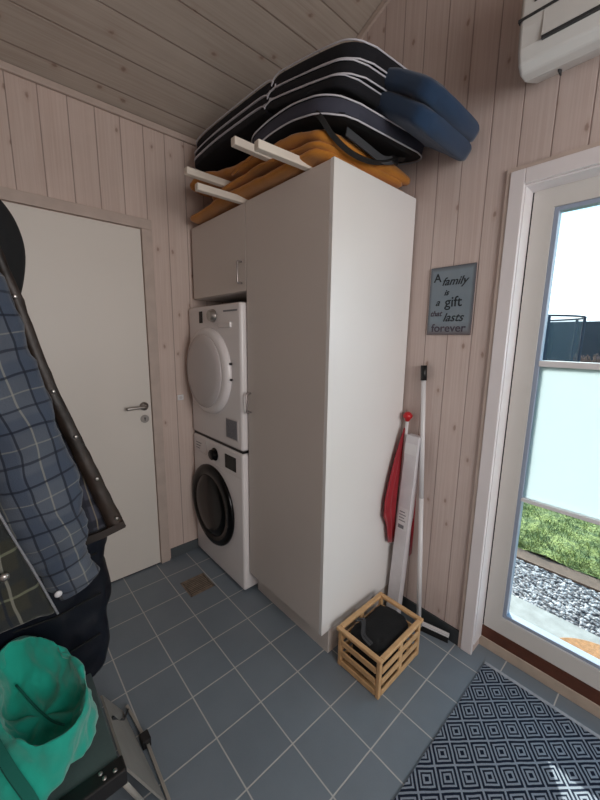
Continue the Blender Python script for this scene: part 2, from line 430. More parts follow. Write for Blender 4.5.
struct('trim_4', B(0, .006, LY0, LY1, 0, .008), M['black_plastic'])

# ------------------------------------------------------------------ glass door
YL = .08
bm = bmesh.new()   # casing boards round the opening
box(bm, 1.597, 1.648, -.016, .0, 0, 2.094); box(bm, DX1 - .003, DX1 + .05, -.016, 0, 0, 2.094); box(bm, 1.648, DX1 - .003, -.016, 0, 2.04, 2.094)
struct('trim_5', bm, M['white_trim'], bevel=.003)
bm = bmesh.new()   # unpainted outer strip
box(bm, 1.583, 1.597, -.011, 0, .0, 2.108); box(bm, 1.597, DX1 + .05, -.011, 0, 2.094, 2.108); box(bm, DX1 + .05, DX1 + .064, -.011, 0, 0, 2.108)
struct('trim_6', bm, M['pine_trim'])
bm = bmesh.new()   # jamb lining
box(bm, DX0, DX0 + .006, 0, TH, .05, DZ1); box(bm, DX1 - .006, DX1, 0, TH, .05, DZ1); box(bm, DX0 + .006, DX1 - .006, 0, TH, DZ1 - .006, DZ1)
struct('trim_7', bm, M['white_trim'])
struct('trim_8', B(DX0 - .01, DX1, YL, TH, 0, .052), M['pale_wood'], bevel=.003)      # pale strip under the sill
struct('trim_9', B(DX0, DX1, YL + .003, TH + .04, .052, .112), M['threshold_wood'], bevel=.003)
GX0, GX1, GZ0, GZ1 = 1.742, 2.46, .215, 1.95
lx0, lx1, lz0, lz1 = DX0 + .012, DX1 - .012, .118, 2.034
bm = bmesh.new()
y0, y1 = YL, YL + .05
box(bm, lx0, GX0 - .014, y0, y1, lz0, lz1); box(bm, GX1 + .014, lx1, y0, y1, lz0, lz1)
box(bm, GX0 - .014, GX1 + .014, y0, y1, GZ1 + .014, lz1); box(bm, GX0 - .014, GX1 + .014, y0, y1, lz0, GZ0 - .014)
d2 = struct('door_2', bm, M['leaf_white'])
bm = bmesh.new(); wire_rect(bm, GX0 - .014, GX1 + .014, GZ0 - .014, GZ1 + .014, .016, y0 + .008, y1 - .004)
struct('glazing_bead', bm, M['bead'], d2, bevel=.002)
struct('glazing_bar', B(GX0, GX1, y0 + .006, y1, 1.364, 1.388), M['white_plastic'], d2, bevel=.002)
struct('glazing_bar', B(GX0, GX1, y0 + .006, y1, .782, .798), M['white_plastic'], d2, bevel=.002)
struct('door_gasket', B(lx0 - .006, lx0, y0 + .006, y1, lz0, lz1), M['black_plastic'], d2)
struct('pane', B(GX0, GX1, .102, .106, 1.388, GZ1), M['glass'], d2)
struct('frosted_pane', B(GX0, GX1, .102, .106, .798, 1.364), M['frost'], d2)
struct('pane', B(GX0, GX1, .102, .106, GZ0, .782), M['glass'], d2)
bm = bmesh.new(); box(bm, lx1 - .075, lx1 - .035, y0 - .008, y0, .98, 1.2)
tube(bm, [(lx1 - .055, y0 - .008, 1.12), (lx1 - .055, y0 - .05, 1.12)], .009); tube(bm, [(lx1 - .055, y0 - .05, 1.12), (lx1 - .17, y0 - .05, 1.12)], .009)
struct('door_handle', bm, M['steel'], d2, smooth=False)
# ------------------------------------------------------------------ cabinets
CX0, CX1, CY0, CZT = .622, 1.20, -.568, 2.107
tc = thing('tall_cabinet', 'tall white cupboard with plain door and bright side panel beside the crate', 'cabinet', (.91, -.3, 0))
bm = bmesh.new()
box(bm, CX0, CX0 + .018, CY0 + .02, -.012, .13, CZT - .001); box(bm, CX1 - .018, CX1, CY0, -.012, .13, CZT)
box(bm, CX0 + .018, CX1 - .018, CY0 + .02, -.012, CZT - .019, CZT - .001); box(bm, CX0 + .018, CX1 - .018, CY0 + .02, -.012, .13, .148)
box(bm, CX0 + .018, CX1 - .018, -.022, -.012, .148, CZT - .019)
obj('carcass', bm, M['laminate'], tc, bevel=.001)
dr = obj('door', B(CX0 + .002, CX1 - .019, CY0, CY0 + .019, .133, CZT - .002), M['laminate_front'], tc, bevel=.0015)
def bar_handle(x, z0, z1, y, parent):
    bm = bmesh.new(); tube(bm, [(x, y, z0), (x, y - .024, z0), (x, y - .027, z0 + .004), (x, y - .027, z1 - .004), (x, y - .024, z1), (x, y, z1)], .005, 10)
    return obj('handle', bm, M['handle_grey'], parent, smooth=True)
bar_handle(.652, 1.080, 1.180, CY0, dr)
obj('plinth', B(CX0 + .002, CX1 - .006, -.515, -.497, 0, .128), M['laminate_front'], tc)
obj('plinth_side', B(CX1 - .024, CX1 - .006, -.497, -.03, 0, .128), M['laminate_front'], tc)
wc = thing('wall_cabinet', 'small white wall cupboard hung above the tumble dryer', 'cabinet', (.32, -.3, 1.69))
bm = bmesh.new(); box(bm, .035, .053, CY0 + .02, -.012, 1.693, CZT - .004); box(bm, .603, .620, CY0 + .02, -.012, 1.693, CZT - .004)
box(bm, .053, .603, CY0 + .02, -.012, CZT - .022, CZT - .004); box(bm, .053, .603, CY0 + .02, -.012, 1.693, 1.711); box(bm, .053, .603, -.022, -.012, 1.711, CZT - .022)
obj('carcass', bm, M['laminate'], wc)
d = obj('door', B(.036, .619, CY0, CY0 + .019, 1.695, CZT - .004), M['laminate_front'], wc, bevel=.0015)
bar_handle(.582, 1.735, 1.838, CY0, d)
obj('filler_strip', B(.0125, .033, CY0 + .015, -.03, 1.695, CZT - .004), M['laminate_front'], wc)

# ------------------------------------------------------------------ appliances
def rbox(bm, x0, x1, y0, y1, z0, z1, r, n=5):
    """box with vertical+front edges rounded: ring around (x,z) swept along y with front inset"""
    def ring(y, ins):
        a = []
        for cx, czz, s in ((x1 - r, z1 - r, 0), (x0 + r, z1 - r, 1), (x0 + r, z0 + r, 2), (x1 - r, z0 + r, 3)):
            for k in range(n + 1):
                t = pi / 2 * (s + k / n); rr = max(r - ins, .0005)
                a.append((cx + rr * cos(t), y, czz + rr * sin(t)))
        return a
    rings = [ring(y1, 0), ring(y0 + r, 0)]
    for k in range(1, n + 1):
        t = pi / 2 * k / n; rings.append(ring(y0 + r - r * sin(t), r - r * cos(t)))
    ring_mesh(bm, rings)
AX0, AX1 = .012, .612
wm = thing('washing_machine', 'white front-loading washing machine with black porthole door standing on the floor', 'washing machine', (.31, -.3, 0))
bm = bmesh.new(); rbox(bm, AX0, AX1, -.60, -.03, .018, .842, .016); obj('body', bm, M['appliance'], wm, smooth=True)
bm = bmesh.new(); box(bm, AX0 + .008, AX1 - .008, -.602, -.5985, .700, .703); obj('panel_seam', bm, M['appliance_panel'], wm)
wd = bmesh.new(); lathe(wd, (.262, -.598, .428), [(.256, 0), (.258, .012), (.252, .022), (.236, .028), (.200, .030), (.196, .026)], n=64)
wdo = obj('porthole_door', wd, M['black_gloss'], wm, smooth=True)
bm = bmesh.new(); lathe(bm, (.262, -.622, .428), [(.195, 0), (.193, .004), (.15, .012), (.08, .017), (.01, .018)], n=48); obj('door_glass', bm, M['black_gloss'], wdo, smooth=True)
bm = bmesh.new(); box(bm, .478, .492, -.632, -.622, .38, .49); obj('door_handle', bm, M['black_plastic'], wdo, bevel=.003)
bm = bmesh.new(); lathe(bm, (.305, -.6, .768), [(.040, 0), (.040, .004), (.033, .006), (.031, .026), (.027, .03)], n=32); obj('programme_knob', bm, M['black_gloss'], wm, smooth=True)
obj('display', B(.428, .545, -.603, -.598, .722, .805), M['black_gloss'], wm, bevel=.002)
bm = bmesh.new(); box(bm, AX0 + .02, .20, -.6025, -.599, .735, .737); box(bm, .198, .2, -.6025, -.599, .737, .828); obj('detergent_drawer', bm, M['appliance_panel'], wm)
bm = bmesh.new()
for k in range(3): box(bm, .06, .06 + .07 - k * .012, -.6015, -.5995, .79 - k * .018, .795 - k * .018)
obj('printed_marks', bm, M['print_grey'], wm)
for x in (.06, .56):
    for y in (-.56, -.08):
        bm = bmesh.new(); cyl(bm, (x, y, 0), .02, .02, 'Z', 16); obj('foot', bm, M['black_plastic'], wm)
td = thing('tumble_dryer', 'white tumble dryer with pale round door stacked on the washing machine', 'dryer', (.31, -.3, .855))
bm = bmesh.new(); rbox(bm, AX0, AX1, -.60, -.03, .856, 1.642, .018); obj('body', bm, M['appliance'], td, smooth=True)
bm = bmesh.new(); box(bm, AX0 + .01, AX1 - .01, -.59, -.05, .843, .8555); obj('stacking_frame', bm, M['black_plastic'], td)
bm = bmesh.new(); lathe(bm, (.268, -.598, 1.268), [(.252, 0), (.252, .010), (.244, .028), (.232, .036), (.212, .038)], n=64)
dd = obj('round_door', bm, M['appliance'], td, smooth=True)
bm = bmesh.new(); lathe(bm, (.262, -.634, 1.268), [(.214, 0), (.210, .008), (.17, .018), (.09, .026), (.01, .028)], n=48); obj('door_cover', bm, M['dryer_glass'], dd, smooth=True)
for z in (1.325, 1.24):
    bm = bmesh.new(); cyl(bm, (.518, -.606, z), .007, .01, 'X', 12); obj('hinge_pin', bm, M['black_plastic'], dd)
bm = bmesh.new(); lathe(bm, (.335, -.6, 1.582), [(.036, 0), (.036, .006), (.030, .010), (.028, .028), (.022, .03)], n=32); obj('programme_knob', bm, M['steel'], td, smooth=True)
obj('display', B(.165, .205, -.603, -.598, 1.545, 1.612), M['black_gloss'], td, bevel=.002)
bm = bmesh.new(); box(bm, .45, .585, -.6035, -.599, 1.598, 1.606); obj('brand_strip', bm, M['print_grey'], td)
bm = bmesh.new(); box(bm, .40, .53, -.612, -.599, 1.515, 1.545); obj('drawer_grip', bm, M['appliance'], td, bevel=.005)
gr = obj('vent_grille', B(.45, .575, -.6025, -.598, .905, 1.025), M['appliance_panel'], td)
bm = bmesh.new()
for k in range(12): box(bm, .456 + k * .0095, .460 + k * .0095, -.6045, -.602, .912, 1.018)
obj('grille_slats', bm, M['print_grey'], gr)

# floor drain
fd = thing('floor_drain', 'square bronze drain grate set in the floor in front of the washing machine', 'drain', (.36, -.76, 0))
dx0, dx1, dy0, dy1 = .282, .432, -.842, -.692
bm = bmesh.new(); zt = .003
box(bm, dx0, dx1, dy0, dy0 + .008, 0.0005, zt); box(bm, dx0, dx1, dy1 - .008, dy1, 0.0005, zt); box(bm, dx0, dx0 + .008, dy0, dy1, 0.0005, zt); box(bm, dx1 - .008, dx1, dy0, dy1, 0.0005, zt)
obj('frame', bm, M['bronze'], fd)
obj('sump', B(dx0 + .008, dx1 - .008, dy0 + .008, dy1 - .008, .0003, .001), M['drain_dark'], fd)
bm = bmesh.new()
for k in range(9): box(bm, dx0 + .012 + k * .0148, dx0 + .020 + k * .0148, dy0 + .012, dy1 - .012, .0012, zt)
obj('grate_bars', bm, M['bronze'], fd)
# wall plate
sp = thing('wall_socket', 'small white wall plate on the pine wall left of the dryer', 'socket', (0.004, -.665, 1.084))
obj('plate', B(0, .008, -.690, -.650, 1.066, 1.10), M['white_plastic'], sp, bevel=.002)
bm = bmesh.new(); cyl(bm, (.008, -.670, 1.083), .010, .0015, 'X', 16); obj('rocker', bm, M['appliance_panel'], sp)

# ------------------------------------------------------------------ cushions
def cushion(name, path, y0, y1, t, mat, parent=None, pip=None, p=7., endr=.05, tilt=0., sag=None, puff=0., edge=None, wob=0.):
    """sweep along path (x,z) list; width y0..y1, thickness t (number or function)"""
    C = smoothpath([(x, 0, z) for x, z in path], 10); N = len(C)
    Ls = [0.]
    for i in range(1, N): Ls.append(Ls[-1] + (C[i] - C[i - 1]).length)
    tot = Ls[-1]; yc = (y0 + y1) / 2; hw = (y1 - y0) / 2; K = 32
    rnd = random.random() * 9
    def frame(i):
        a = C[max(i - 1, 0)]; b = C[min(i + 1, N - 1)]; tt = (b - a).normalized(); return C[i], tt, Vector((-tt.z, 0, tt.x))
    def wd(s):   # plan outline with rounded corners
        d = min(s, tot - s)
        return 1. if d >= endr else 1 - (endr / hw) * (1 - math.sqrt(max(0, 1 - (1 - d / endr) ** 2)))
    def th(s):
        d = min(s, tot - s); e = t * .5
        return 1. if d >= e else math.sqrt(max(0.02, 1 - (1 - d / e) ** 2)) if p < 4 else max(.85, math.sqrt(max(0.02, 1 - (1 - d / e) ** 2)))
    def TT(s): return t * (sag(s / tot) if sag else 1.)
    def pt(i, a, pw=None):
        c, tt, nn = frame(i); s = Ls[i]; w = hw * wd(s); h = TT(s) / 2 * th(s)
        ca, sa = cos(a), sin(a); q = pw or p
        u = math.copysign(abs(ca) ** (2 / q), ca); v = math.copysign(abs(sa) ** (2 / q), sa)
        pf = 1 + puff * (1 - u * u)
        yy = yc + w * u
        o = c + nn * (h * v * pf); o.y = yy; o.z += tilt * (yy - y0)
        if wob: o.z += wob * sin(9 * s + 7 * yy + rnd) ; o.y += wob * .6 * sin(21 * s + rnd)
        return o
    bm = bmesh.new()
    ring_mesh(bm, [[pt(i, 2 * pi * k / K + pi / K) for k in range(K)] for i in range(N)])
    o = obj(name, bm, mat if not edge else [mat, edge], parent, smooth=True)
    if edge:
        for f in o.data.polygons:
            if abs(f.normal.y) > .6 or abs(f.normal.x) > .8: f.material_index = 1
    if pip:
        k = 0
        for sg in ((1,) if pip == 'top' else (1, -1)):
            loop = []
            a = .0
            def pp(i, u):
                c, tt, nn = frame(i); s = Ls[i]; h = TT(s) / 2 * max(th(s), .9)
                q = c + nn * (h * sg * .93); q.y = yc + hw * wd(s) * u * 1.005; q.z += tilt * (q.y - y0)
                if wob: q.z += wob * sin(9 * s + 7 * q.y + rnd); q.y += wob * .6 * sin(21 * s + rnd)
                return q
            loop = [pp(i, -1) for i in range(N)] + [pp(N - 1, u) for u in (-.5, 0, .5)] + [pp(i, 1) for i in range(N - 1, -1, -1)] + [pp(0, u) for u in (.5, 0, -.5)]
            bm = bmesh.new(); tube(bm, loop, .0028, 6, closed=True)
            obj('piping', bm, M['piping'], o, smooth=True)
    return o
# mustard cushions, folded
mg = 'folded mustard cushions on top of the cupboards'
c1 = cushion('mustard_cushion', [(.09, 2.134), (.35, 2.142), (.62, 2.148), (.9, 2.136), (1.17, 2.129)], -.615, -.03, .042, M['mustard'], p=3.2, wob=.004)
tag(c1, 'mustard cushion lying lowest, directly on the cupboard top', 'cushion', mg)
c2 = cushion('mustard_cushion', [(.36, 2.170), (.60, 2.186), (.80, 2.180), (.98, 2.168), (1.18, 2.152)], -.622, -.06, .036, M['mustard'], p=3., wob=.005)
tag(c2, 'creased mustard cushion sandwiched in the middle of the mustard pile', 'cushion', mg)
c3 = cushion('mustard_cushion', [(.12, 2.285), (.26, 2.302), (.5, 2.258), (.70, 2.224), (.92, 2.214), (1.08, 2.200), (1.19, 2.172)], -.628, -.02, .056, M['mustard'], p=3.4, wob=.004)
tag(c3, 'top mustard cushion under the navy piped one, black strap at its end', 'cushion', mg)
# fold creases on the middle cushion
bm = T(smoothpath([(.60, -.622, 2.212), (.75, -.626, 2.232), (.86, -.626, 2.222), (.98, -.624, 2.204), (1.08, -.618, 2.206)], 6), .006, 8)
obj('fold', bm, M['mustard'], c2, smooth=True)
# straps hanging over the end of the mustard pile
stp = tag(obj('black_strap', T(smoothpath([(1.16, -.64, 2.240), (1.196, -.636, 2.205), (1.205, -.585, 2.165), (1.210, -.50, 2.140), (1.211, -.40, 2.142), (1.211, -.30, 2.165), (1.209, -.20, 2.21), (1.20, -.13, 2.235)], 6), 1, flat=(.006, .018, (0, 0, 1))), M['black_strap']),
    'black webbing strap looped over the end of the mustard cushions', 'strap')
bm = bmesh.new()
tube(bm, smoothpath([(1.209, -.52, 2.20), (1.214, -.42, 2.185), (1.213, -.30, 2.175), (1.210, -.22, 2.20)], 6), 1, flat=(.006, .03, (0, 0, 1)))
obj('strap_end', bm, M['dark_strap'], stp)
bm = bmesh.new(); box(bm, 1.207, 1.217, -.235, -.195, 2.185, 2.215); obj('buckle', bm, M['black_plastic'], stp, bevel=.003)
# lower navy cushion with white piping
ng = 'navy cushions with white piping above the mustard ones'
n1 = cushion('navy_cushion', [(.72, 2.262), (.81, 2.266), (.925, 2.276), (1.046, 2.272), (1.153, 2.252), (1.272, 2.224)], -.648, -.016, .056, M['navy'], pip=True, p=9, endr=.12, tilt=.07, edge=M['navy_edge_lit'])
tag(n1, 'lowest navy cushion with white piping, resting on the mustard ones', 'cushion', ng)
# blue cushions overhanging the cabinet side
b1 = cushion('blue_cushion', [(1.0, 2.352), (1.21, 2.342), (1.33, 2.282), (1.445, 2.196)], -.41, -.012, .074, M['blue_fabric'], p=5, endr=.05)
tag(b1, 'lower of the two plain blue cushions drooping over the cupboard side', 'cushion', 'plain blue cushions')
b2 = cushion('blue_cushion', [(1.02, 2.414), (1.22, 2.404), (1.355, 2.344), (1.472, 2.254)], -.425, -.012, .072, M['blue_fabric'], p=5, endr=.05)
tag(b2, 'upper of the two plain blue cushions drooping over the cupboard side', 'cushion', 'plain blue cushions')
wt = bpy.data.textures.new('wrinkles', 'CLOUDS'); wt.noise_scale = .09
for c_ in (c1, c2, c3, b1, b2):
    d_ = c_.modifiers.new('wrinkle', 'DISPLACE'); d_.texture = wt; d_.strength = .014 if c_ in (c1, c2, c3) else .008; d_.texture_coords = 'GLOBAL'
# upper navy stack (hinged, with a pinch)
def pinch(c, w=.02, d=.45): return lambda u: 1 - d * math.exp(-((u - c) / w) ** 2)
n4 = cushion('navy_cushion', [(.12, 2.485), (.30, 2.500), (.66, 2.488), (.835, 2.477), (.87, 2.466), (.905, 2.474), (1.14, 2.430), (1.31, 2.386)], -.59, -.02, .052, M['navy'], pip=True, p=8, endr=.09, tilt=.09, sag=pinch(.625))
tag(n4, 'topmost navy cushion with white piping, nearest the ceiling', 'cushion', ng)
n3 = cushion('navy_cushion', [(.12, 2.438), (.40, 2.450), (.70, 2.440), (.815, 2.432), (.85, 2.422), (.885, 2.430), (1.10, 2.386), (1.295, 2.338)], -.60, -.02, .040, M['navy'], pip=True, p=8, endr=.08, tilt=.09, sag=pinch(.62))
tag(n3, 'second navy cushion from the top, white piping, pinched at its hinge', 'cushion', ng)
n2 = cushion('navy_cushion', [(.13, 2.404), (.40, 2.414), (.70, 2.404), (.80, 2.396), (.835, 2.388), (.87, 2.392), (1.08, 2.348), (1.27, 2.304)], -.605, -.05, .038, M['navy'], pip='top', p=8, endr=.07, tilt=.07, sag=pinch(.62))
tag(n2, 'third navy cushion from the top, white piping, above the blue ones', 'cushion', ng)
# white bars
bg = 'white wooden bars sticking out over the cupboard fronts'
for (x, y, z, ln, yaw, lab) in (
        (.576, -.795, 2.122, .30, -.03, 'white wooden bar sticking out lowest, nearest the pine wall'),
        (.512, -.812, 2.202, .24, .0, 'white wooden bar sticking out just above the lowest left one'),
        (1.040, -.795, 2.124, .30, -.06, 'thick white wooden bar nearest the cupboard corner'),
        (.872, -.785, 2.200, .25, .0, 'white wooden bar crossing behind the one nearest the cupboard corner')):
    bm = B(-.015, .015, 0, ln, -.015, .015)
    for v in bm.verts: v.co = Matrix.Rotation(yaw, 3, 'Z') @ v.co + Vector((x, y, z))
    tag(obj('wooden_bar', bm, M['white_paint'], bevel=.003), lab, 'bar', bg)

# ------------------------------------------------------------------ sign
sg = thing('wall_sign', 'small slate-blue sign with handwritten-style family saying on the pine wall', 'sign', (1.4, -.005, 1.635))
obj('panel', B(1.300, 1.500, -.010, -.0015, 1.488, 1.785), M['sign'], sg, bevel=.001)
def text(body, x, z, size, mat, parent, shear=0., name='lettering', align='CENTER', y=-.0105, sx=1.):
    cu = bpy.data.curves.new('t', 'FONT'); cu.body = body; cu.size = size; cu.shear = shear; cu.align_x = align; cu.extrude = .0004; cu.offset = .0006
    o = bpy.data.objects.new('t', cu); COL.objects.link(o); bpy.context.view_layer.update()
    me = bpy.data.meshes.new_from_object(o.evaluated_get(bpy.context.evaluated_depsgraph_get()))
    bpy.data.objects.remove(o); 
    me.transform(Matrix.Translation((x, y, z)) @ Matrix.Rotation(pi / 2, 4, 'X') @ Matrix.Diagonal((sx, 1, 1, 1)))
    me.materials.clear(); me.materials.append(mat)
    q = bpy.data.objects.new(name, me); COL.objects.link(q); q.parent = parent; q.matrix_parent_inverse = Matrix.Translation(-parent.location); return q
ts, tb = M['sign_text'], M['sign_text_brown']
text('A', 1.335, 1.722, .052, ts, sg)
text('family', 1.412, 1.705, .048, ts, sg, shear=.35)
text('is', 1.380, 1.662, .034, ts, sg, shear=.35)
text('a', 1.342, 1.618, .044, ts, sg, shear=.4)
text('gift', 1.415, 1.612, .062, ts, sg)
text('that', 1.338, 1.572, .034, tb, sg, shear=.3)
text('lasts', 1.418, 1.548, .052, ts, sg, shear=.35)
text('forever', 1.400, 1.502, .050, tb, sg, sx=1.05)

# ------------------------------------------------------------------ air conditioner
ac = thing('air_conditioner', 'white wall-mounted air conditioner above the glass door', 'air conditioner', (2.03, -.1, 2.36))
ACX0, ACX1 = 1.640, 2.44
prof = [(0, 2.62), (0, 2.372), (-.05, 2.352), (-.11, 2.330), (-.155, 2.328), (-.182, 2.345), (-.197, 2.38), (-.203, 2.43), (-.203, 2.58), (-.19, 2.62)]
bm = bmesh.new()
ringsx = [[(x, y * s, 2.47 + (z - 2.47) * s2) for y, z in prof] for x, s, s2 in ((ACX0, .94, .97), (ACX0 + .008, 1, 1), (ACX1 - .008, 1, 1), (ACX1, .94, .97))]
ring_mesh(bm, ringsx); obj('casing', bm, M['ac_white'], ac, bevel=.006, seg=3)
obj('air_inlet_gap', B(ACX0 - .001, ACX1 + .001, -.2055, -.19, 2.455, 2.463), M['ac_gap'], ac)
obj('outlet_flap', B(ACX0 + .07, ACX1 - .07, -.2052, -.2, 2.385, 2.45), M['ac_white'], ac)
obj('flap_gap', B(ACX0 + .07, ACX1 - .07, -.2055, -.19, 2.376, 2.384), M['ac_gap'], ac)
bm = bmesh.new()
for k in range(3): box(bm, ACX0 + .04, ACX1 - .04, -.2055, -.2, 2.49 + k * .03, 2.494 + k * .03)
obj('grille_lines', bm, M['ac_gap'], ac)
bm = bmesh.new(); box(bm, ACX0 + .09, ACX0 + .094, -.08, -.05, 2.334, 2.352); obj('drain_clip', bm, M['ac_gap'], ac)

# ------------------------------------------------------------------ corner tools
sq = thing('floor_squeegee', 'white floor squeegee with black grip leaning on the pine wall', 'squeegee', (1.41, -.08, 0))
p0, p1 = Vector((1.409, -.075, .05)), Vector((1.305, -.022, 1.345))
bm = T([p0, p0.lerp(p1, .5)], .0115, 14); obj('pole', bm, M['white_plastic'], sq, smooth=True)
bm = T([p0.lerp(p1, .5), p0.lerp(p1, .96)], .011, 14); obj('upper_pole', bm, M['white_plastic'], sq, smooth=True)
bm = T([p0.lerp(p1, .945), p1], .0145, 14); obj('grip', bm, M['black_plastic'], sq, smooth=True)
bm = T([p0.lerp(p1, -.012), p0.lerp(p1, .012)], .016, 14); obj('joint', bm, M['print_grey'], sq)
bm = bmesh.new(); dirv = Vector((.145, .035, .0)).normalized(); c = Vector((1.468, -.050, .044)); R = Matrix.Rotation(math.atan2(.035, .145), 3, 'Z')
vs = box(bm, -.080, .080, -.008, .008, -.006, .008)
lip = bmesh.new(); v2 = box(lip, -.078, .078, -.002, .002, -.043, -.006)
for v in v2: v.co = R @ v.co + c
for v in vs: v.co = R @ v.co + c
obj('blade', bm, M['white_plastic'], sq); obj('rubber_lip', lip, M['black_plastic'], sq)
cb = thing('long_carton', 'long narrow white cardboard box standing upright against the pine wall', 'box', (1.26, -.06, 0))
bm = B(-.034, .034, -.022, .022, 0, 1.0)
K = Matrix.Rotation(.040, 3, 'Y') @ Matrix.Rotation(-.025, 3, 'X')
def ct(bm):
    for v in bm.verts: v.co = K @ v.co + Vector((1.255, -.065, .002))
    return bm
obj('carton', ct(bm), M['carton'], cb, bevel=.002)
bm = B(-.034, .034, -.0228, -.022, .905, .96); obj('end_tape', ct(bm), M['white_plastic'], cb)
bm = B(-.026, .026, -.0232, -.022, .50, .62); lb = obj('printed_label', ct(bm), M['white_plastic'], cb)
bm = bmesh.new(); box(bm, -.02, .012, -.0238, -.023, .508, .528)
for k in range(4): box(bm, -.02, .016 - .006 * (k % 2), -.0238, -.023, .548 + k * .016, .553 + k * .016)
obj('label_print', ct(bm), M['print_grey'], lb)
# rolled flag
fl = thing('rolled_flag', 'red cloth flag hanging on a white stick with red knob beside the cupboard', 'flag', (1.235, -.05, 0))
f0, f1 = Vector((1.222, -.060, .0)), Vector((1.245, -.035, 1.085))
obj('stick', T([f0, f1], .008, 10), M['white_plastic'], fl, smooth=True)
bm = bmesh.new()
lathe(bm, f1 + Vector((0, 0, -.022)), [(.010, 0), (.013, .010), (.022, .020), (.024, .030), (.016, .042), (.006, .048)], 'Z', 20, 1)
obj('knob', bm, M['red_plastic'], fl, smooth=True)
def cloth(bm, prof, th=.004, folds=6, amp=.008):
    """prof: rows (z, centre x, centre y, halfwidth) hanging in the y direction with folds in x"""
    rings = []
    n = 40
    for i, (z, cx, cy, hw) in enumerate(prof):
        a = []
        for k in range(n + 1):
            u = k / n; y = cy + hw * (2 * u - 1); x = cx + amp * sin(folds * pi * u + i * .25) * (hw / .06)
            a.append(Vector((x + th / 2, y, z + .01 * sin(5 * u + i))))
        for k in range(n, -1, -1):
            u = k / n; y = cy + hw * (2 * u - 1); x = cx + amp * sin(folds * pi * u + i * .25) * (hw / .06)
            a.append(Vector((x - th / 2, y, z + .01 * sin(5 * u + i))))
        rings.append(a)
    ring_mesh(bm, rings)
bm = bmesh.new()
cloth(bm, [(1.02, 1.238, -.042, .012), (.97, 1.234, -.05, .018), (.88, 1.229, -.068, .034), (.78, 1.226, -.088, .050), (.68, 1.224, -.105, .062), (.60, 1.223, -.108, .062), (.53, 1.222, -.088, .046), (.46, 1.221, -.075, .046), (.41, 1.221, -.066, .044)], folds=5, amp=.006)
obj('flag_cloth', bm, M['red_cloth'], fl, smooth=True)
bm = bmesh.new()
cloth(bm, [(.92, 1.300, -.022, .012), (.7, 1.303, -.022, .014), (.5, 1.306, -.024, .014), (.36, 1.308, -.026, .010)], folds=3, amp=.02)
obj('flag_tail', bm, M['red_cloth'], fl, smooth=True)

# ------------------------------------------------------------------ crate
cr = thing('wooden_crate', 'small slatted pale wood crate of black clothing on the floor by the cupboard', 'crate', (1.362, -.36, 0))
kx0, kx1, ky0, ky1, kh = -.112, .112, -.162, .162, .192
RZ = Matrix.Rotation(radians(.5), 3, 'Z'); KC = Vector((1.370, -.358, 0))
def kb(*a):
    bm = bmesh.new()
    for q in a: box(bm, *q)
    for v in bm.verts: v.co = RZ @ v.co + KC
    return bm
w = .018
for sx in (-1, 1):
    for sy in (-1, 1):
        x = sx * (.112 - w / 2); y = sy * (.162 - w / 2)
        obj('corner_post', kb((x - w / 2, x + w / 2, y - w / 2, y + w / 2, .0, kh - .012)), M['crate_wood'], cr, bevel=.003)
for z in (.006, .058, .110):
    hgt = .025
    for sy in (-1, 1):
        y = sy * .1585
        obj('slat', kb((-.092, .092, y - .004, y + .004, z, z + hgt)), M['crate_wood'], cr, bevel=.002)
    for sx in (-1, 1):
        x = sx * .1085
        obj('slat', kb((x - .004, x + .004, -.142, .142, z, z + hgt)), M['crate_wood'], cr, bevel=.002)
for sx in (-1, 1):
    x = sx * .1065
    obj('middle_post', kb((x - .005, x + .005, -.012, .012, .003, kh - .014)), M['crate_wood'], cr, bevel=.002)
bm = kb((-.120, .120, -.170, -.148, kh - .016, kh), (-.120, .120, .148, .170, kh - .016, kh), (-.120, -.098, -.148, .148, kh - .016, kh), (.098, .120, -.148, .148, kh - .016, kh))
obj('rim', bm, M['crate_wood'], cr, bevel=.004)
obj('bottom', kb((-.1, .1, -.15, .15, .003, .009)), M['crate_wood'], cr)
# black clothing in the crate
def lump(cx, cy, cz_, rx, ry, rz, seed, amp=.22, n=40, m=24):
    bm = bmesh.new(); rings = []; rr = random.Random(seed); ph = [rr.uniform(0, 6.3) for _ in range(6)]
    for i in range(1, m):
        th = pi * i / m; a = []
        for k in range(n):
            f = 2 * pi * k / n
            s = 1 + amp * (.5 * sin(3 * f + ph[0] + 2 * th) + .35 * sin(5 * f + ph[1] - 4 * th) + .3 * sin(7 * th + ph[2] + f) + .2 * sin(9 * f + 5 * th + ph[3])) * sin(th)
            u = lambda q: math.copysign(abs(q) ** .42, q)
            a.append((cx + rx * u(cos(f)) * min(1, 1.15 * sin(th) ** .35) * (1 + (s - 1) * .25), cy + ry * u(sin(f)) * min(1, 1.15 * sin(th) ** .35) * (1 + (s - 1) * .25), cz_ + rz * math.copysign(abs(cos(th)) ** .55, cos(th)) * s))
        rings.append(a)
    ring_mesh(bm, rings); return bm
bm = lump(KC.x, KC.y, .096, .084, .128, .088, 3, amp=.10)
hb = tag(obj('folded_clothing', bm, M['dark_cloth'], smooth=True), 'black folded clothing filling the wooden crate', 'clothing')
bm = lump(KC.x - .03, KC.y + .07, .130, .05, .055, .045, 5); obj('hood', bm, M['dark_cloth'], hb, smooth=True)
for k, (oy, oz) in enumerate(((0, 0), (.014, .004))):
    bm = T(smoothpath([(KC.x - .085, KC.y - .075 + oy, .188), (KC.x - .052, KC.y - .07 + oy, .205 + oz), (KC.x - .03, KC.y - .095 + oy, .203 + oz), (KC.x - .005, KC.y - .125 + oy, .196), (KC.x + .04, KC.y - .13 + oy, .188)], 6), 1, flat=(.009, .003, (0, 0, 1)))
    obj('strap', bm, M['dark_strap'], hb)

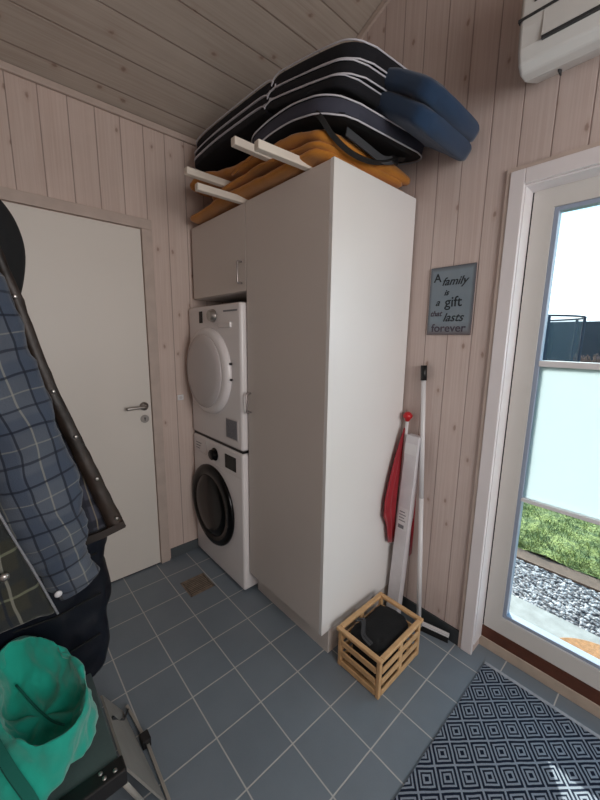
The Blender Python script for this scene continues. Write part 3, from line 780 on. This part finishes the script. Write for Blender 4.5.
# ------------------------------------------------------------------ rug
rg = thing('patterned_rug', 'navy and white diamond-patterned rug lying in front of the glass door', 'rug', (2.3, -.5, 0))
bm = bmesh.new()
nx, ny = 60, 40; X0, X1, Y0, Y1 = 1.708, 2.95, -.95, -.018
V = [[bm.verts.new((X0 + (X1 - X0) * i / nx, Y0 + (Y1 - Y0) * j / ny, .007 + .0012 * sin(i * .9) * sin(j * .7))) for j in range(ny + 1)] for i in range(nx + 1)]
for i in range(nx):
    for j in range(ny): bm.faces.new((V[i][j], V[i + 1][j], V[i + 1][j + 1], V[i][j + 1]))
r = bmesh.ops.extrude_face_region(bm, geom=list(bm.faces))
for v in [e for e in r['geom'] if isinstance(e, bmesh.types.BMVert)]: v.co.z = .001
bmesh.ops.recalc_face_normals(bm, faces=bm.faces)
obj('weave', bm, M['rug'], rg)
bm = bmesh.new(); box(bm, X0, X1, Y1, Y1 + .014, .001, .009); obj('hem', bm, M['rug_hem'], rg)

# ------------------------------------------------------------------ coats
def garment(bm, levels, n=96, folds=5, seed=0, famp=.02, hem=True, pw=2.6):
    """levels: (z, y_right, y_left, x_front, x_back) from top to bottom; folds grow downward"""
    rr = random.Random(seed); ph = [rr.uniform(0, 6.28) for _ in range(5)]
    L = smoothpath([Vector((l[1], l[2], l[0])) for l in levels], 6); Xs = smoothpath([Vector((l[3], l[4], l[0])) for l in levels], 6)
    rings = []; N = len(L)
    for i in range(N):
        yr, yl, z = L[i]; xf, xb = Xs[i][0], Xs[i][1]; t = i / (N - 1); yc = (yr + yl) / 2; hy = (yr - yl) / 2; xc = (xf + xb) / 2; hx = (xf - xb) / 2
        a = []
        for k in range(n):
            f = 2 * pi * k / n; c, s = cos(f), sin(f)
            u = math.copysign(abs(c) ** (2 / pw), c); v = math.copysign(abs(s) ** (2 / pw), s)
            fo = famp * (.25 + .75 * t) * (sin(folds * f + ph[0] + 1.2 * t) + .5 * sin((folds * 2 + 1) * f + ph[1] - 2 * t))
            side = 1 - abs(u) ** 6
            a.append((xc + hx * v + fo * side * math.copysign(1, v), yc + hy * u, z + .006 * sin(3 * f + ph[2]) * t))
        rings.append(a)
    ring_mesh(bm, rings); return bm
# navy down coat (rearmost)
nc = thing('down_coat', 'long dark navy padded coat hanging behind the plaid jackets', 'coat', (.95, -1.6, .35))
bm = garment(bmesh.new(), [(1.66, -1.56, -1.72, .98, .93), (1.60, -1.50, -1.84, .99, .91), (1.3, -1.44, -1.86, 1.0, .90), (1.02, -1.365, -1.86, 1.005, .89), (.85, -1.345, -1.86, 1.01, .89),
    (.74, -1.352, -1.86, 1.01, .89), (.63, -1.346, -1.86, 1.01, .89), (.52, -1.360, -1.86, 1.01, .90), (.40, -1.368, -1.86, 1.0, .90), (.352, -1.40, -1.86, .99, .91), (.345, -1.43, -1.85, .97, .93)], seed=2, famp=.006, folds=4)
body = obj('body', bm, M['down_navy'], nc, smooth=True)
bm = garment(bmesh.new(), [(1.80, -1.56, -1.66, 1.12, 1.02), (1.765, -1.518, -1.72, 1.13, 1.0), (1.715, -1.488, -1.75, 1.135, .98), (1.643, -1.478, -1.75, 1.135, .97), (1.54, -1.500, -1.74, 1.12, .98), (1.47, -1.54, -1.70, 1.05, .98)], seed=4, famp=.006)
obj('hood', bm, M['black_wax'], nc, smooth=True)
for z, yr in ((.52, -1.372), (.66, -1.36), (.80, -1.36)):
    bm = T([(1.004, yr - .02, z), (1.013, -1.5, z - .012), (1.012, -1.62, z), (1.008, -1.8, z - .01)], .003, 6); obj('quilt_seam', bm, M['black_wax'], nc, smooth=True)
# brown waxed jacket
bj = thing('waxed_jacket', 'open brown waxed jacket with studded front edge and dark plaid lining', 'jacket', (1.16, -1.6, .95))
bm = garment(bmesh.new(), [(1.74, -1.57, -1.74, 1.17, 1.145), (1.66, -1.535, -1.82, 1.18, 1.14), (1.558, -1.513, -1.86, 1.18, 1.14), (1.43, -1.483, -1.86, 1.185, 1.14), (1.309, -1.452, -1.86, 1.185, 1.14), (1.20, -1.418, -1.86, 1.19, 1.145), (1.086, -1.384, -1.86, 1.19, 1.145), (.985, -1.350, -1.86, 1.19, 1.145), (.962, -1.355, -1.86, 1.18, 1.15)], seed=9, famp=.004)
obj('body', bm, M['plaid_dark'], bj, smooth=True)
bm = bmesh.new()
rings = []
edge = smoothpath([(1.185, -1.535, 1.66), (1.19, -1.508, 1.558), (1.19, -1.480, 1.43), (1.192, -1.449, 1.309), (1.194, -1.415, 1.20), (1.196, -1.380, 1.086), (1.197, -1.346, .975), (1.197, -1.342, .962)], 5)
for i, e in enumerate(edge):
    wv = .003 * sin(i * 1.7); wi = .022 + .022 * i / len(edge)
    rings.append([Vector((e.x + .006, e.y - wi, e.z + wi * .10)), Vector((e.x + .012 + wv, e.y - wi * .5, e.z + .01)), Vector((e.x + .006, e.y, e.z)), Vector((e.x - .012, e.y + .001, e.z)), Vector((e.x - .012, e.y - wi, e.z + wi * .1))])
ring_mesh(bm, rings); plk = obj('front_placket', bm, M['brown_wax'], bj, smooth=True)
for i in (6, 14, 19, 24, 29):
    if i < len(edge):
        e = edge[i]; bm = bmesh.new(); lathe(bm, e + Vector((.017, -.014, .006)), [(.004, 0), (.004, .002), (.002, .003)], 'X', 14, 1); obj('stud', bm, M['steel'], plk, smooth=True)
bm = T([(1.204, -1.346, .972), (1.206, -1.40, .962), (1.204, -1.50, .955)], 1, flat=(.010, .020, (0, 0, 1))); obj('hem_band', bm, M['brown_wax'], bj)
# blue plaid shirt jacket with sleeve
sj = thing('plaid_shirt_jacket', 'blue plaid flannel jacket whose sleeve hangs in front of the brown jacket', 'jacket', (1.24, -1.62, .85))
bm = garment(bmesh.new(), [(1.70, -1.60, -1.74, 1.25, 1.225), (1.62, -1.575, -1.82, 1.26, 1.22), (1.5, -1.565, -1.86, 1.265, 1.215), (1.25, -1.555, -1.86, 1.265, 1.215), (1.05, -1.55, -1.86, 1.265, 1.215), (.90, -1.55, -1.86, 1.265, 1.215)], seed=12, famp=.004)
obj('body', bm, M['plaid_blue'], sj, smooth=True)
def sleeve(pts, radii, seed, wr=.10, n=40, flatx=.55):
    P = smoothpath(pts, 10); Rr = smoothpath([(r, 0, 0) for r in radii], 10); rr = random.Random(seed); ph = rr.uniform(0, 6)
    rings = []
    for i, p in enumerate(P):
        a = P[max(i - 1, 0)]; b = P[min(i + 1, len(P) - 1)]; t = (b - a).normalized(); X = Vector((1, 0, 0)); X = (X - t * X.dot(t)).normalized(); Y = t.cross(X)
        r = Rr[i].x * (1 + wr * .5 * sin(i * 1.1 + ph) + wr * .3 * sin(i * 2.3))
        ring = []
        for k in range(n):
            f = 2 * pi * k / n; q = r * (1 + wr * sin(3 * f + i * .45 + ph) * .7)
            ring.append(p + Y * (q * cos(f)) + X * (q * flatx * sin(f)))
        rings.append(ring)
    bm = bmesh.new(); ring_mesh(bm, rings); return bm
bm = sleeve([(1.25, -1.612, 1.64), (1.262, -1.578, 1.50), (1.27, -1.556, 1.36), (1.275, -1.532, 1.22), (1.275, -1.515, 1.10), (1.27, -1.503, 1.01), (1.265, -1.488, .950)], [.055, .060, .064, .068, .070, .062, .048], 3, wr=.05)
obj('sleeve', bm, M['plaid_blue'], sj, smooth=True)
bm = sleeve([(1.266, -1.492, .955), (1.264, -1.482, .918), (1.262, -1.466, .888)], [.047, .047, .046], 5, wr=.03, flatx=.6)
cf = obj('cuff', bm, M['plaid_blue'], sj, smooth=True)
bm = bmesh.new(); lathe(bm, (1.290, -1.510, .900), [(.0075, 0), (.0075, .002), (.003, .004)], 'X', 16, 1); obj('snap', bm, M['carton'], cf, smooth=True)
# front olive plaid jacket
oj = thing('olive_plaid_jacket', 'olive and grey plaid jacket nearest the camera, pale edged front', 'jacket', (1.33, -1.66, .88))
bm = garment(bmesh.new(), [(1.66, -1.66, -1.76, 1.34, 1.315), (1.55, -1.640, -1.83, 1.35, 1.305), (1.35, -1.625, -1.86, 1.35, 1.30), (1.20, -1.602, -1.86, 1.352, 1.30), (1.118, -1.584, -1.86, 1.352, 1.30), (1.006, -1.552, -1.86, 1.352, 1.30), (.91, -1.522, -1.86, 1.352, 1.30), (.89, -1.522, -1.86, 1.34, 1.31)], seed=15, famp=.004)
obj('body', bm, M['plaid_olive'], oj, smooth=True)
bm = T(smoothpath([(1.345, -1.640, 1.55), (1.348, -1.622, 1.35), (1.35, -1.599, 1.20), (1.352, -1.580, 1.118), (1.352, -1.548, 1.006), (1.350, -1.519, .895)], 6), .0022, 8); obj('edge_piping', bm, M['print_grey'], oj, smooth=True)
bm = bmesh.new(); lathe(bm, (1.358, -1.592, 1.02), [(.008, 0), (.008, .003), (.003, .006)], 'X', 16, 1); obj('snap', bm, M['steel'], oj, smooth=True)
def crumple(o, st, sc, nm='CLOUDS'):
    t_ = bpy.data.textures.new('crumple', nm); t_.noise_scale = sc
    d_ = o.modifiers.new('crumple', 'DISPLACE'); d_.texture = t_; d_.strength = st; d_.mid_level = .5; d_.texture_coords = 'GLOBAL'
crumple(body, .035, .09); crumple(plk, .008, .03); crumple(hb, .022, .05)
for o_ in list(COL.objects):
    if o_.parent == sj: crumple(o_, .014, .05)
    if o_.parent == oj and o_.name.startswith('body'): crumple(o_, .008, .06)
# rail
rl = thing('coat_rail', 'steel coat rail above the hanging jackets', 'rail', (1.2, -1.68, 1.8))
obj('rod', T([(.85, -1.70, 1.845), (1.5, -1.70, 1.845)], .011, 14), M['steel'], rl, smooth=True)
for x in (.87, 1.48): obj('bracket', T([(x, -1.70, 1.845), (x, -1.945, 1.845)], .010, 12), M['steel'], rl)
for x, zt, y in ((.955, 1.66, -1.64), (1.16, 1.74, -1.66), (1.238, 1.70, -1.68), (1.328, 1.66, -1.71)):
    h = thing('coat_hanger', 'coat hanger inside the ' + {.955: 'navy padded coat', 1.16: 'brown waxed jacket', 1.238: 'blue plaid jacket', 1.328: 'olive plaid jacket'}[x], 'hanger', (x, -1.7, 1.7))
    obj('hook', T(smoothpath([(x, y, zt - .02), (x, y, zt + .03), (x, -1.70, 1.80), (x, -1.685, 1.845), (x, -1.70, 1.862), (x, -1.718, 1.845)], 5), .002, 6), M['steel'], h)
    obj('shoulder_bar', T([(x, y - .09, zt - .06), (x, y, zt - .02), (x, y + .06, zt - .06)], .006, 8), M['pale_wood'], h)

# ------------------------------------------------------------------ folding bench and bag
sb = thing('folding_step_bench', 'aluminium folding step bench with grey top and black corner bracket', 'step bench', (1.1, -1.55, 0))
tp = obj('top', B(1.03, 1.345, -1.90, -1.432, .395, .425), M['grey_rubber'], sb, bevel=.004)
bm = B(1.335, 1.375, -1.90, -1.424, .385, .432); bk = obj('corner_bracket', bm, M['black_plastic'], sb, bevel=.004)
for y in (-1.447, -1.475, -1.47):
    bm = bmesh.new(); x = 1.362 if y != -1.475 else 1.346; lathe(bm, (x, y, .432), [(.005, 0), (.005, .0015), (.002, .003)], 'Z', 14, 1); obj('rivet', bm, M['steel'], bk, smooth=True)
def quad(bm, a, b, c, d, th):
    a, b, c, d = map(Vector, (a, b, c, d)); n = (b - a).cross(d - a).normalized() * th
    r = [[a, b, c, d], [a + n, b + n, c + n, d + n]]; ring_mesh(bm, r)
bm = bmesh.new(); quad(bm, (1.10, -1.424, .390), (1.34, -1.424, .39), (1.235, -1.30, .008), (.85, -1.322, .008), .006)
sp1 = obj('side_panel', bm, M['alu'], sb)
bm = T([(1.175, -1.411, .372), (1.10, -1.385, .26), (.99, -1.346, .13), (.86, -1.303, .012)], 1, flat=(.006, .012, (0, .3, 1))); obj('rubber_strip', bm, M['black_plastic'], sp1)
bm = T([(1.365, -1.432, .385), (1.30, -1.385, .20), (1.19, -1.35, .01)], .007, 8); obj('leg', bm, M['alu'], sb, smooth=True)
bm = T([(.84, -1.30, .012), (1.02, -1.284, .012), (1.24, -1.288, .012)], 1, flat=(.010, .010, (0, 0, 1))); obj('bottom_rail', bm, M['alu'], sb)
obj('rubber_foot', B(.995, 1.035, -1.302, -1.272, 0, .035), M['black_plastic'], sb, bevel=.003)
for x in (1.06, 1.36): obj('leg', T([(x, -1.86, .39), (x, -1.90, .0)], .009, 10), M['alu'], sb, smooth=True)
# turquoise bag
tbg = thing('cloth_bag', 'turquoise cloth bag lying open on the grey step bench', 'bag', (1.15, -1.58, .43))
def resamp(pts, n=48):
    P = [Vector(p) for p in pts]; P = P + [P[0]]; S = smoothpath([tuple(p) for p in ([P[-2]] + P + [P[1]])], 12)[12:-12]
    Ls = [0.]
    for i in range(1, len(S)): Ls.append(Ls[-1] + (S[i] - S[i - 1]).length)
    out = []
    for k in range(n):
        s = Ls[-1] * k / n; i = next(i for i in range(1, len(S)) if Ls[i] >= s or i == len(S) - 1)
        f = (s - Ls[i - 1]) / max(1e-6, Ls[i] - Ls[i - 1]); out.append(S[i - 1].lerp(S[i], f))
    return out
rim = resamp([(1.035, -1.615, .65), (1.045, -1.575, .655), (1.085, -1.532, .645), (1.150, -1.489, .625), (1.245, -1.469, .60), (1.315, -1.489, .59), (1.342, -1.533, .585), (1.335, -1.576, .59), (1.288, -1.620, .605), (1.199, -1.650, .62), (1.09, -1.650, .64)])
base = resamp([(1.045, -1.60, .428), (1.06, -1.52, .428), (1.10, -1.462, .428), (1.18, -1.446, .428), (1.252, -1.464, .428), (1.322, -1.548, .428), (1.338, -1.605, .428), (1.32, -1.68, .428), (1.22, -1.73, .428), (1.12, -1.73, .428), (1.06, -1.68, .428)])
cen = Vector((1.19, -1.565, 0))
def lerpring(a, b, t, dz=0, amp=0., f=7): return [p.lerp(q, t) + Vector((0, 0, dz)) + (p - cen).normalized() * amp * sin(f * 2 * pi * i / len(a)) for i, (p, q) in enumerate(zip(a, b))]
inn = [Vector((cen.x + (p.x - cen.x) * .72, cen.y + (p.y - cen.y) * .70, .535)) for p in rim]
rings = [base, lerpring(base, rim, .25, .0, .004), lerpring(base, rim, .55, .0, .006), lerpring(base, rim, .85, 0, .004, 5), lerpring(base, rim, 1, .008), 
         [Vector((cen.x + (p.x - cen.x) * .955, cen.y + (p.y - cen.y) * .92, p.z + .006)) for p in rim], [Vector((cen.x + (p.x - cen.x) * .90, cen.y + (p.y - cen.y) * .86, p.z - .03)) for p in rim],
         lerpring(inn, rim, .2, 0, .006, 5), inn, [Vector((cen.x + (p.x - cen.x) * .4, cen.y + (p.y - cen.y) * .38, .522 + .012 * sin(i * .7))) for i, p in enumerate(rim)]]
bm = bmesh.new(); ring_mesh(bm, rings)
bg_o = obj('bag_body', bm, M['turquoise'], tbg, smooth=True); s = bg_o.modifiers.new('s', 'SUBSURF'); s.levels = s.render_levels = 2
tx = bpy.data.textures.new('w', 'CLOUDS'); tx.noise_scale = .07
dm = bg_o.modifiers.new('d', 'DISPLACE'); dm.texture = tx; dm.strength = .04; dm.mid_level = .5; dm.texture_coords = 'GLOBAL'
bm = T(smoothpath([(1.09, -1.605, .560), (1.16, -1.575, .536), (1.23, -1.548, .536), (1.285, -1.528, .560)], 6), .0028, 6); obj('seam', bm, M['turquoise_dark'], tbg, smooth=True)
bm = T(smoothpath([(1.12, -1.655, .65), (1.22, -1.662, .63), (1.31, -1.632, .575), (1.36, -1.60, .50), (1.385, -1.59, .445)], 8), 1, flat=(.020, .006, (0, .3, 1))); obj('strap', bm, M['turquoise_dark'], tbg)

# ------------------------------------------------------------------ outside
struct('ground', B(-14, 16, .16, 30, -.4, -.20), M['soil'])
tag(obj('patio_slab', B(1.2, 4.0, .17, .78, -.2, -.13), M['concrete'], bevel=.004), 'pale concrete slab outside the glass door', 'paving slab')
tag(obj('patio_slab', B(.2, 1.19, .17, .78, -.2, -.13), M['concrete'], bevel=.004), 'pale concrete slab further along the house wall', 'paving slab')
tag(obj('gravel', B(-6, 8, .78, 1.25, -.2, -.145), M['gravel']), 'grey and white gravel strip beyond the door', 'gravel', kind='stuff')
bm = bmesh.new(); rr = random.Random(5)
for _ in range(2600):
    x, y = rr.uniform(.9, 3.0), rr.uniform(.79, 1.24); s = rr.uniform(.007, .017)
    mtx = Matrix.Translation((x, y, -.142)) @ Matrix.Rotation(rr.uniform(0, 6), 4, 'Z') @ Matrix.Diagonal((s, s * rr.uniform(.6, 1), s * .6, 1))
    bmesh.ops.create_icosphere(bm, subdivisions=1, radius=1, matrix=mtx)
st = obj('gravel_stones', bm, M['stone']); tag(st, 'loose light and dark stones of the gravel strip', 'stones', kind='stuff')
tag(obj('lawn_edging', B(-6, 8, 1.25, 1.385, -.2, -.130), M['soil']), 'dark edging strip between gravel and lawn', 'edging')
bm = bmesh.new(); nx, ny = 90, 80
V = [[bm.verts.new((-3 + 8 * i / nx, 1.39 + 6 * j / ny, -.125 + .03 * (sin(i * 1.3 + j * .5) * sin(j * .9 - i * .4)) * .6)) for j in range(ny + 1)] for i in range(nx + 1)]
for i in range(nx):
    for j in range(ny): bm.faces.new((V[i][j], V[i + 1][j], V[i + 1][j + 1], V[i][j + 1]))
box(bm, -14, -3, 1.39, 30, -.19, -.12); box(bm, 5, 16, 1.39, 30, -.19, -.12); box(bm, -3, 5, 7.39, 30, -.19, -.12)
rr = random.Random(8)
for _ in range(26000):
    x, y = rr.uniform(.2, 3.4), 1.4 + 3.2 * rr.random() ** 1.5; h = rr.uniform(.02, .05); a = rr.uniform(0, 6.3); w_ = .003; lx_, ly_ = rr.uniform(-.025, .025), rr.uniform(-.025, .025)
    v1 = bm.verts.new((x - w_ * cos(a), y - w_ * sin(a), -.13)); v2 = bm.verts.new((x + w_ * cos(a), y + w_ * sin(a), -.13)); v3 = bm.verts.new((x + lx_, y + ly_, -.13 + h)); bm.faces.new((v1, v2, v3))
tag(obj('lawn', bm, M['grass']), 'short green grass of the lawn outside', 'grass', kind='stuff')
# coir mat outside
bm = bmesh.new(); cyl(bm, (2.10, .435, -.13), .265, .018, 'Z', 48)
tag(obj('door_mat', bm, M['coir'], bevel=.004), 'tan coir doormat on the slab outside the glass door', 'doormat')
# back fence and bare shrubs
fn = thing('garden_fence', 'long dark fence at the far end of the garden', 'fence', (0, 15.5, -.12))
for k in range(10):
    x = -12 + k * 2.4
    obj('fence_panel', B(x + .05, x + 2.35, 15.5, 15.54, -.12, 2.25), M['slate_fence'], fn)
    obj('fence_post', B(x - .05, x + .05, 15.46, 15.56, -.12, 2.3), M['slate_fence'], fn)
rr = random.Random(11)
for k, (sx, sy, sh) in enumerate(((.25, 12.4, 1.15), (2.0, 12.6, 1.3), (-1.3, 14.2, .9))):
    s = thing('bare_shrub', ('leafless brownish shrub behind the right side of the trampoline', 'tallest leafless shrub before the dark fence', 'lowest leafless shrub glimpsed through the trampoline net')[k], 'shrub', (sx, sy, -.12))
    bm = bmesh.new()
    for _ in range(220):
        a, e = rr.uniform(0, 6.3), rr.uniform(.2, 1.0); L_ = sh * rr.uniform(.6, 1.1)
        p = Vector((sx, sy, -.12)); q = p + Vector((cos(a) * e * L_ * .5, sin(a) * e * L_ * .5, L_ * .6)); r_ = q + Vector((cos(a + 1) * .25, sin(a + 1) * .25, L_ * .4))
        tube(bm, [p, q, r_], [.022, .020, .012], 5)
    obj('twigs', bm, M['brush'], s)
# trampoline
TX, TY, TR = -1.37, 10.2, 1.5
tr = thing('trampoline', 'round garden trampoline with dark poles and safety net', 'trampoline', (TX, TY, -.12))
cir = lambda r, z, n=48: [(TX + r * cos(2 * pi * k / n), TY + r * sin(2 * pi * k / n), z) for k in range(n)]
obj('top_ring', T(cir(TR, 2.12), .025, 8, closed=True), M['tramp_black'], tr)
bm = bmesh.new(); lathe(bm, (TX, TY, .68), [(TR + .05, 0), (TR + .05, .06), (TR - .25, .06), (TR - .25, 0)], 'Z', 48, 1); obj('pad', bm, M['tramp_black'], tr)
bm = bmesh.new(); ring_mesh(bm, [cir(TR, .74), cir(TR, 2.12)], False, False); obj('safety_net', bm, M['net'], tr)
for k in range(8):
    a = 2 * pi * (k - .1) / 8; x, y = TX + (TR + .03) * cos(a), TY + (TR + .03) * sin(a)
    obj('pole', T([(x, y, -.12), (x, y, 2.12)], .035, 8), M['tramp_black'], tr)

# ------------------------------------------------------------------ world, lights, camera
w_ = bpy.data.worlds.new('sky'); SC.world = w_; w_.use_nodes = True; t = w_.node_tree; t.nodes.clear()
out = t.nodes.new('ShaderNodeOutputWorld'); bgd = t.nodes.new('ShaderNodeBackground'); t.links.new(bgd.outputs[0], out.inputs[0])
tc_ = t.nodes.new('ShaderNodeTexCoord'); sep = t.nodes.new('ShaderNodeSeparateXYZ'); t.links.new(tc_.outputs['Generated'], sep.inputs[0])
nz = t.nodes.new('ShaderNodeTexNoise'); nz.inputs['Scale'].default_value = 2.2; nz.inputs['Detail'].default_value = 5; t.links.new(tc_.outputs['Generated'], nz.inputs['Vector'])
ad = t.nodes.new('ShaderNodeMath'); ad.operation = 'MULTIPLY_ADD'; t.links.new(nz.outputs['Fac'], ad.inputs[0]); ad.inputs[1].default_value = .55; t.links.new(sep.outputs[2], ad.inputs[2])
rp = t.nodes.new('ShaderNodeValToRGB'); t.links.new(ad.outputs[0], rp.inputs[0])
e = rp.color_ramp.elements; e[0].position = .38; e[0].color = (.85, .93, 1, 1); e[1].position = .95; e[1].color = (.13, .34, .50, 1)
k = e.new(.60); k.color = (.27, .44, .50, 1)
t.links.new(rp.outputs[0], bgd.inputs[0]); bgd.inputs[1].default_value = 2.9
SUN = Vector((.255, -.36, -.225)).normalized()
sl = bpy.data.lights.new('sun', 'SUN'); sl.energy = 14.0; sl.angle = radians(.6); sl.color = (1, .94, .84)
so = bpy.data.objects.new('sun', sl); COL.objects.link(so); so.rotation_euler = SUN.to_track_quat('-Z', 'Y').to_euler(); so.location = (-3, 6, 4)
pl = bpy.data.lights.new('sky_portal', 'AREA'); pl.shape = 'RECTANGLE'; pl.size = .9; pl.size_y = 2.0; pl.cycles.is_portal = True
po = bpy.data.objects.new('sky_portal', pl); COL.objects.link(po); po.location = (2.1, .17, 1.08); po.rotation_euler = (radians(-90), 0, 0)
fl_ = bpy.data.lights.new('fill_light', 'AREA'); fl_.shape = 'RECTANGLE'; fl_.size = 1.2; fl_.size_y = 1.2; fl_.energy = 34; fl_.color = (1., .97, .95)  # added soft fill from the unseen end of the room, no real fitting
fo = bpy.data.objects.new('fill_light', fl_); COL.objects.link(fo); fo.location = (3.8, -1.1, 1.7); fo.rotation_euler = (Vector((-1, .2, -.15)).to_track_quat('-Z', 'Y')).to_euler()

cam = bpy.data.cameras.new('camera'); co = bpy.data.objects.new('camera', cam); COL.objects.link(co); SC.camera = co
cam.sensor_fit = 'HORIZONTAL'; cam.sensor_width = 36; cam.lens = 349.96 / 600 * 36; cam.clip_start = .02
co.location = (2.15372, -1.57627, 1.46219)
co.rotation_mode = 'XYZ'; co.rotation_euler = (1.3974081, -.0130794, .8404729)
SC.view_settings.view_transform = 'Standard'; SC.view_settings.look = 'None'; SC.view_settings.exposure = .15
SC.cycles.max_bounces = 10; SC.cycles.diffuse_bounces = 6; SC.cycles.transparent_max_bounces = 12; SC.cycles.caustics_reflective = False
SC.cycles.sample_clamp_indirect = 6
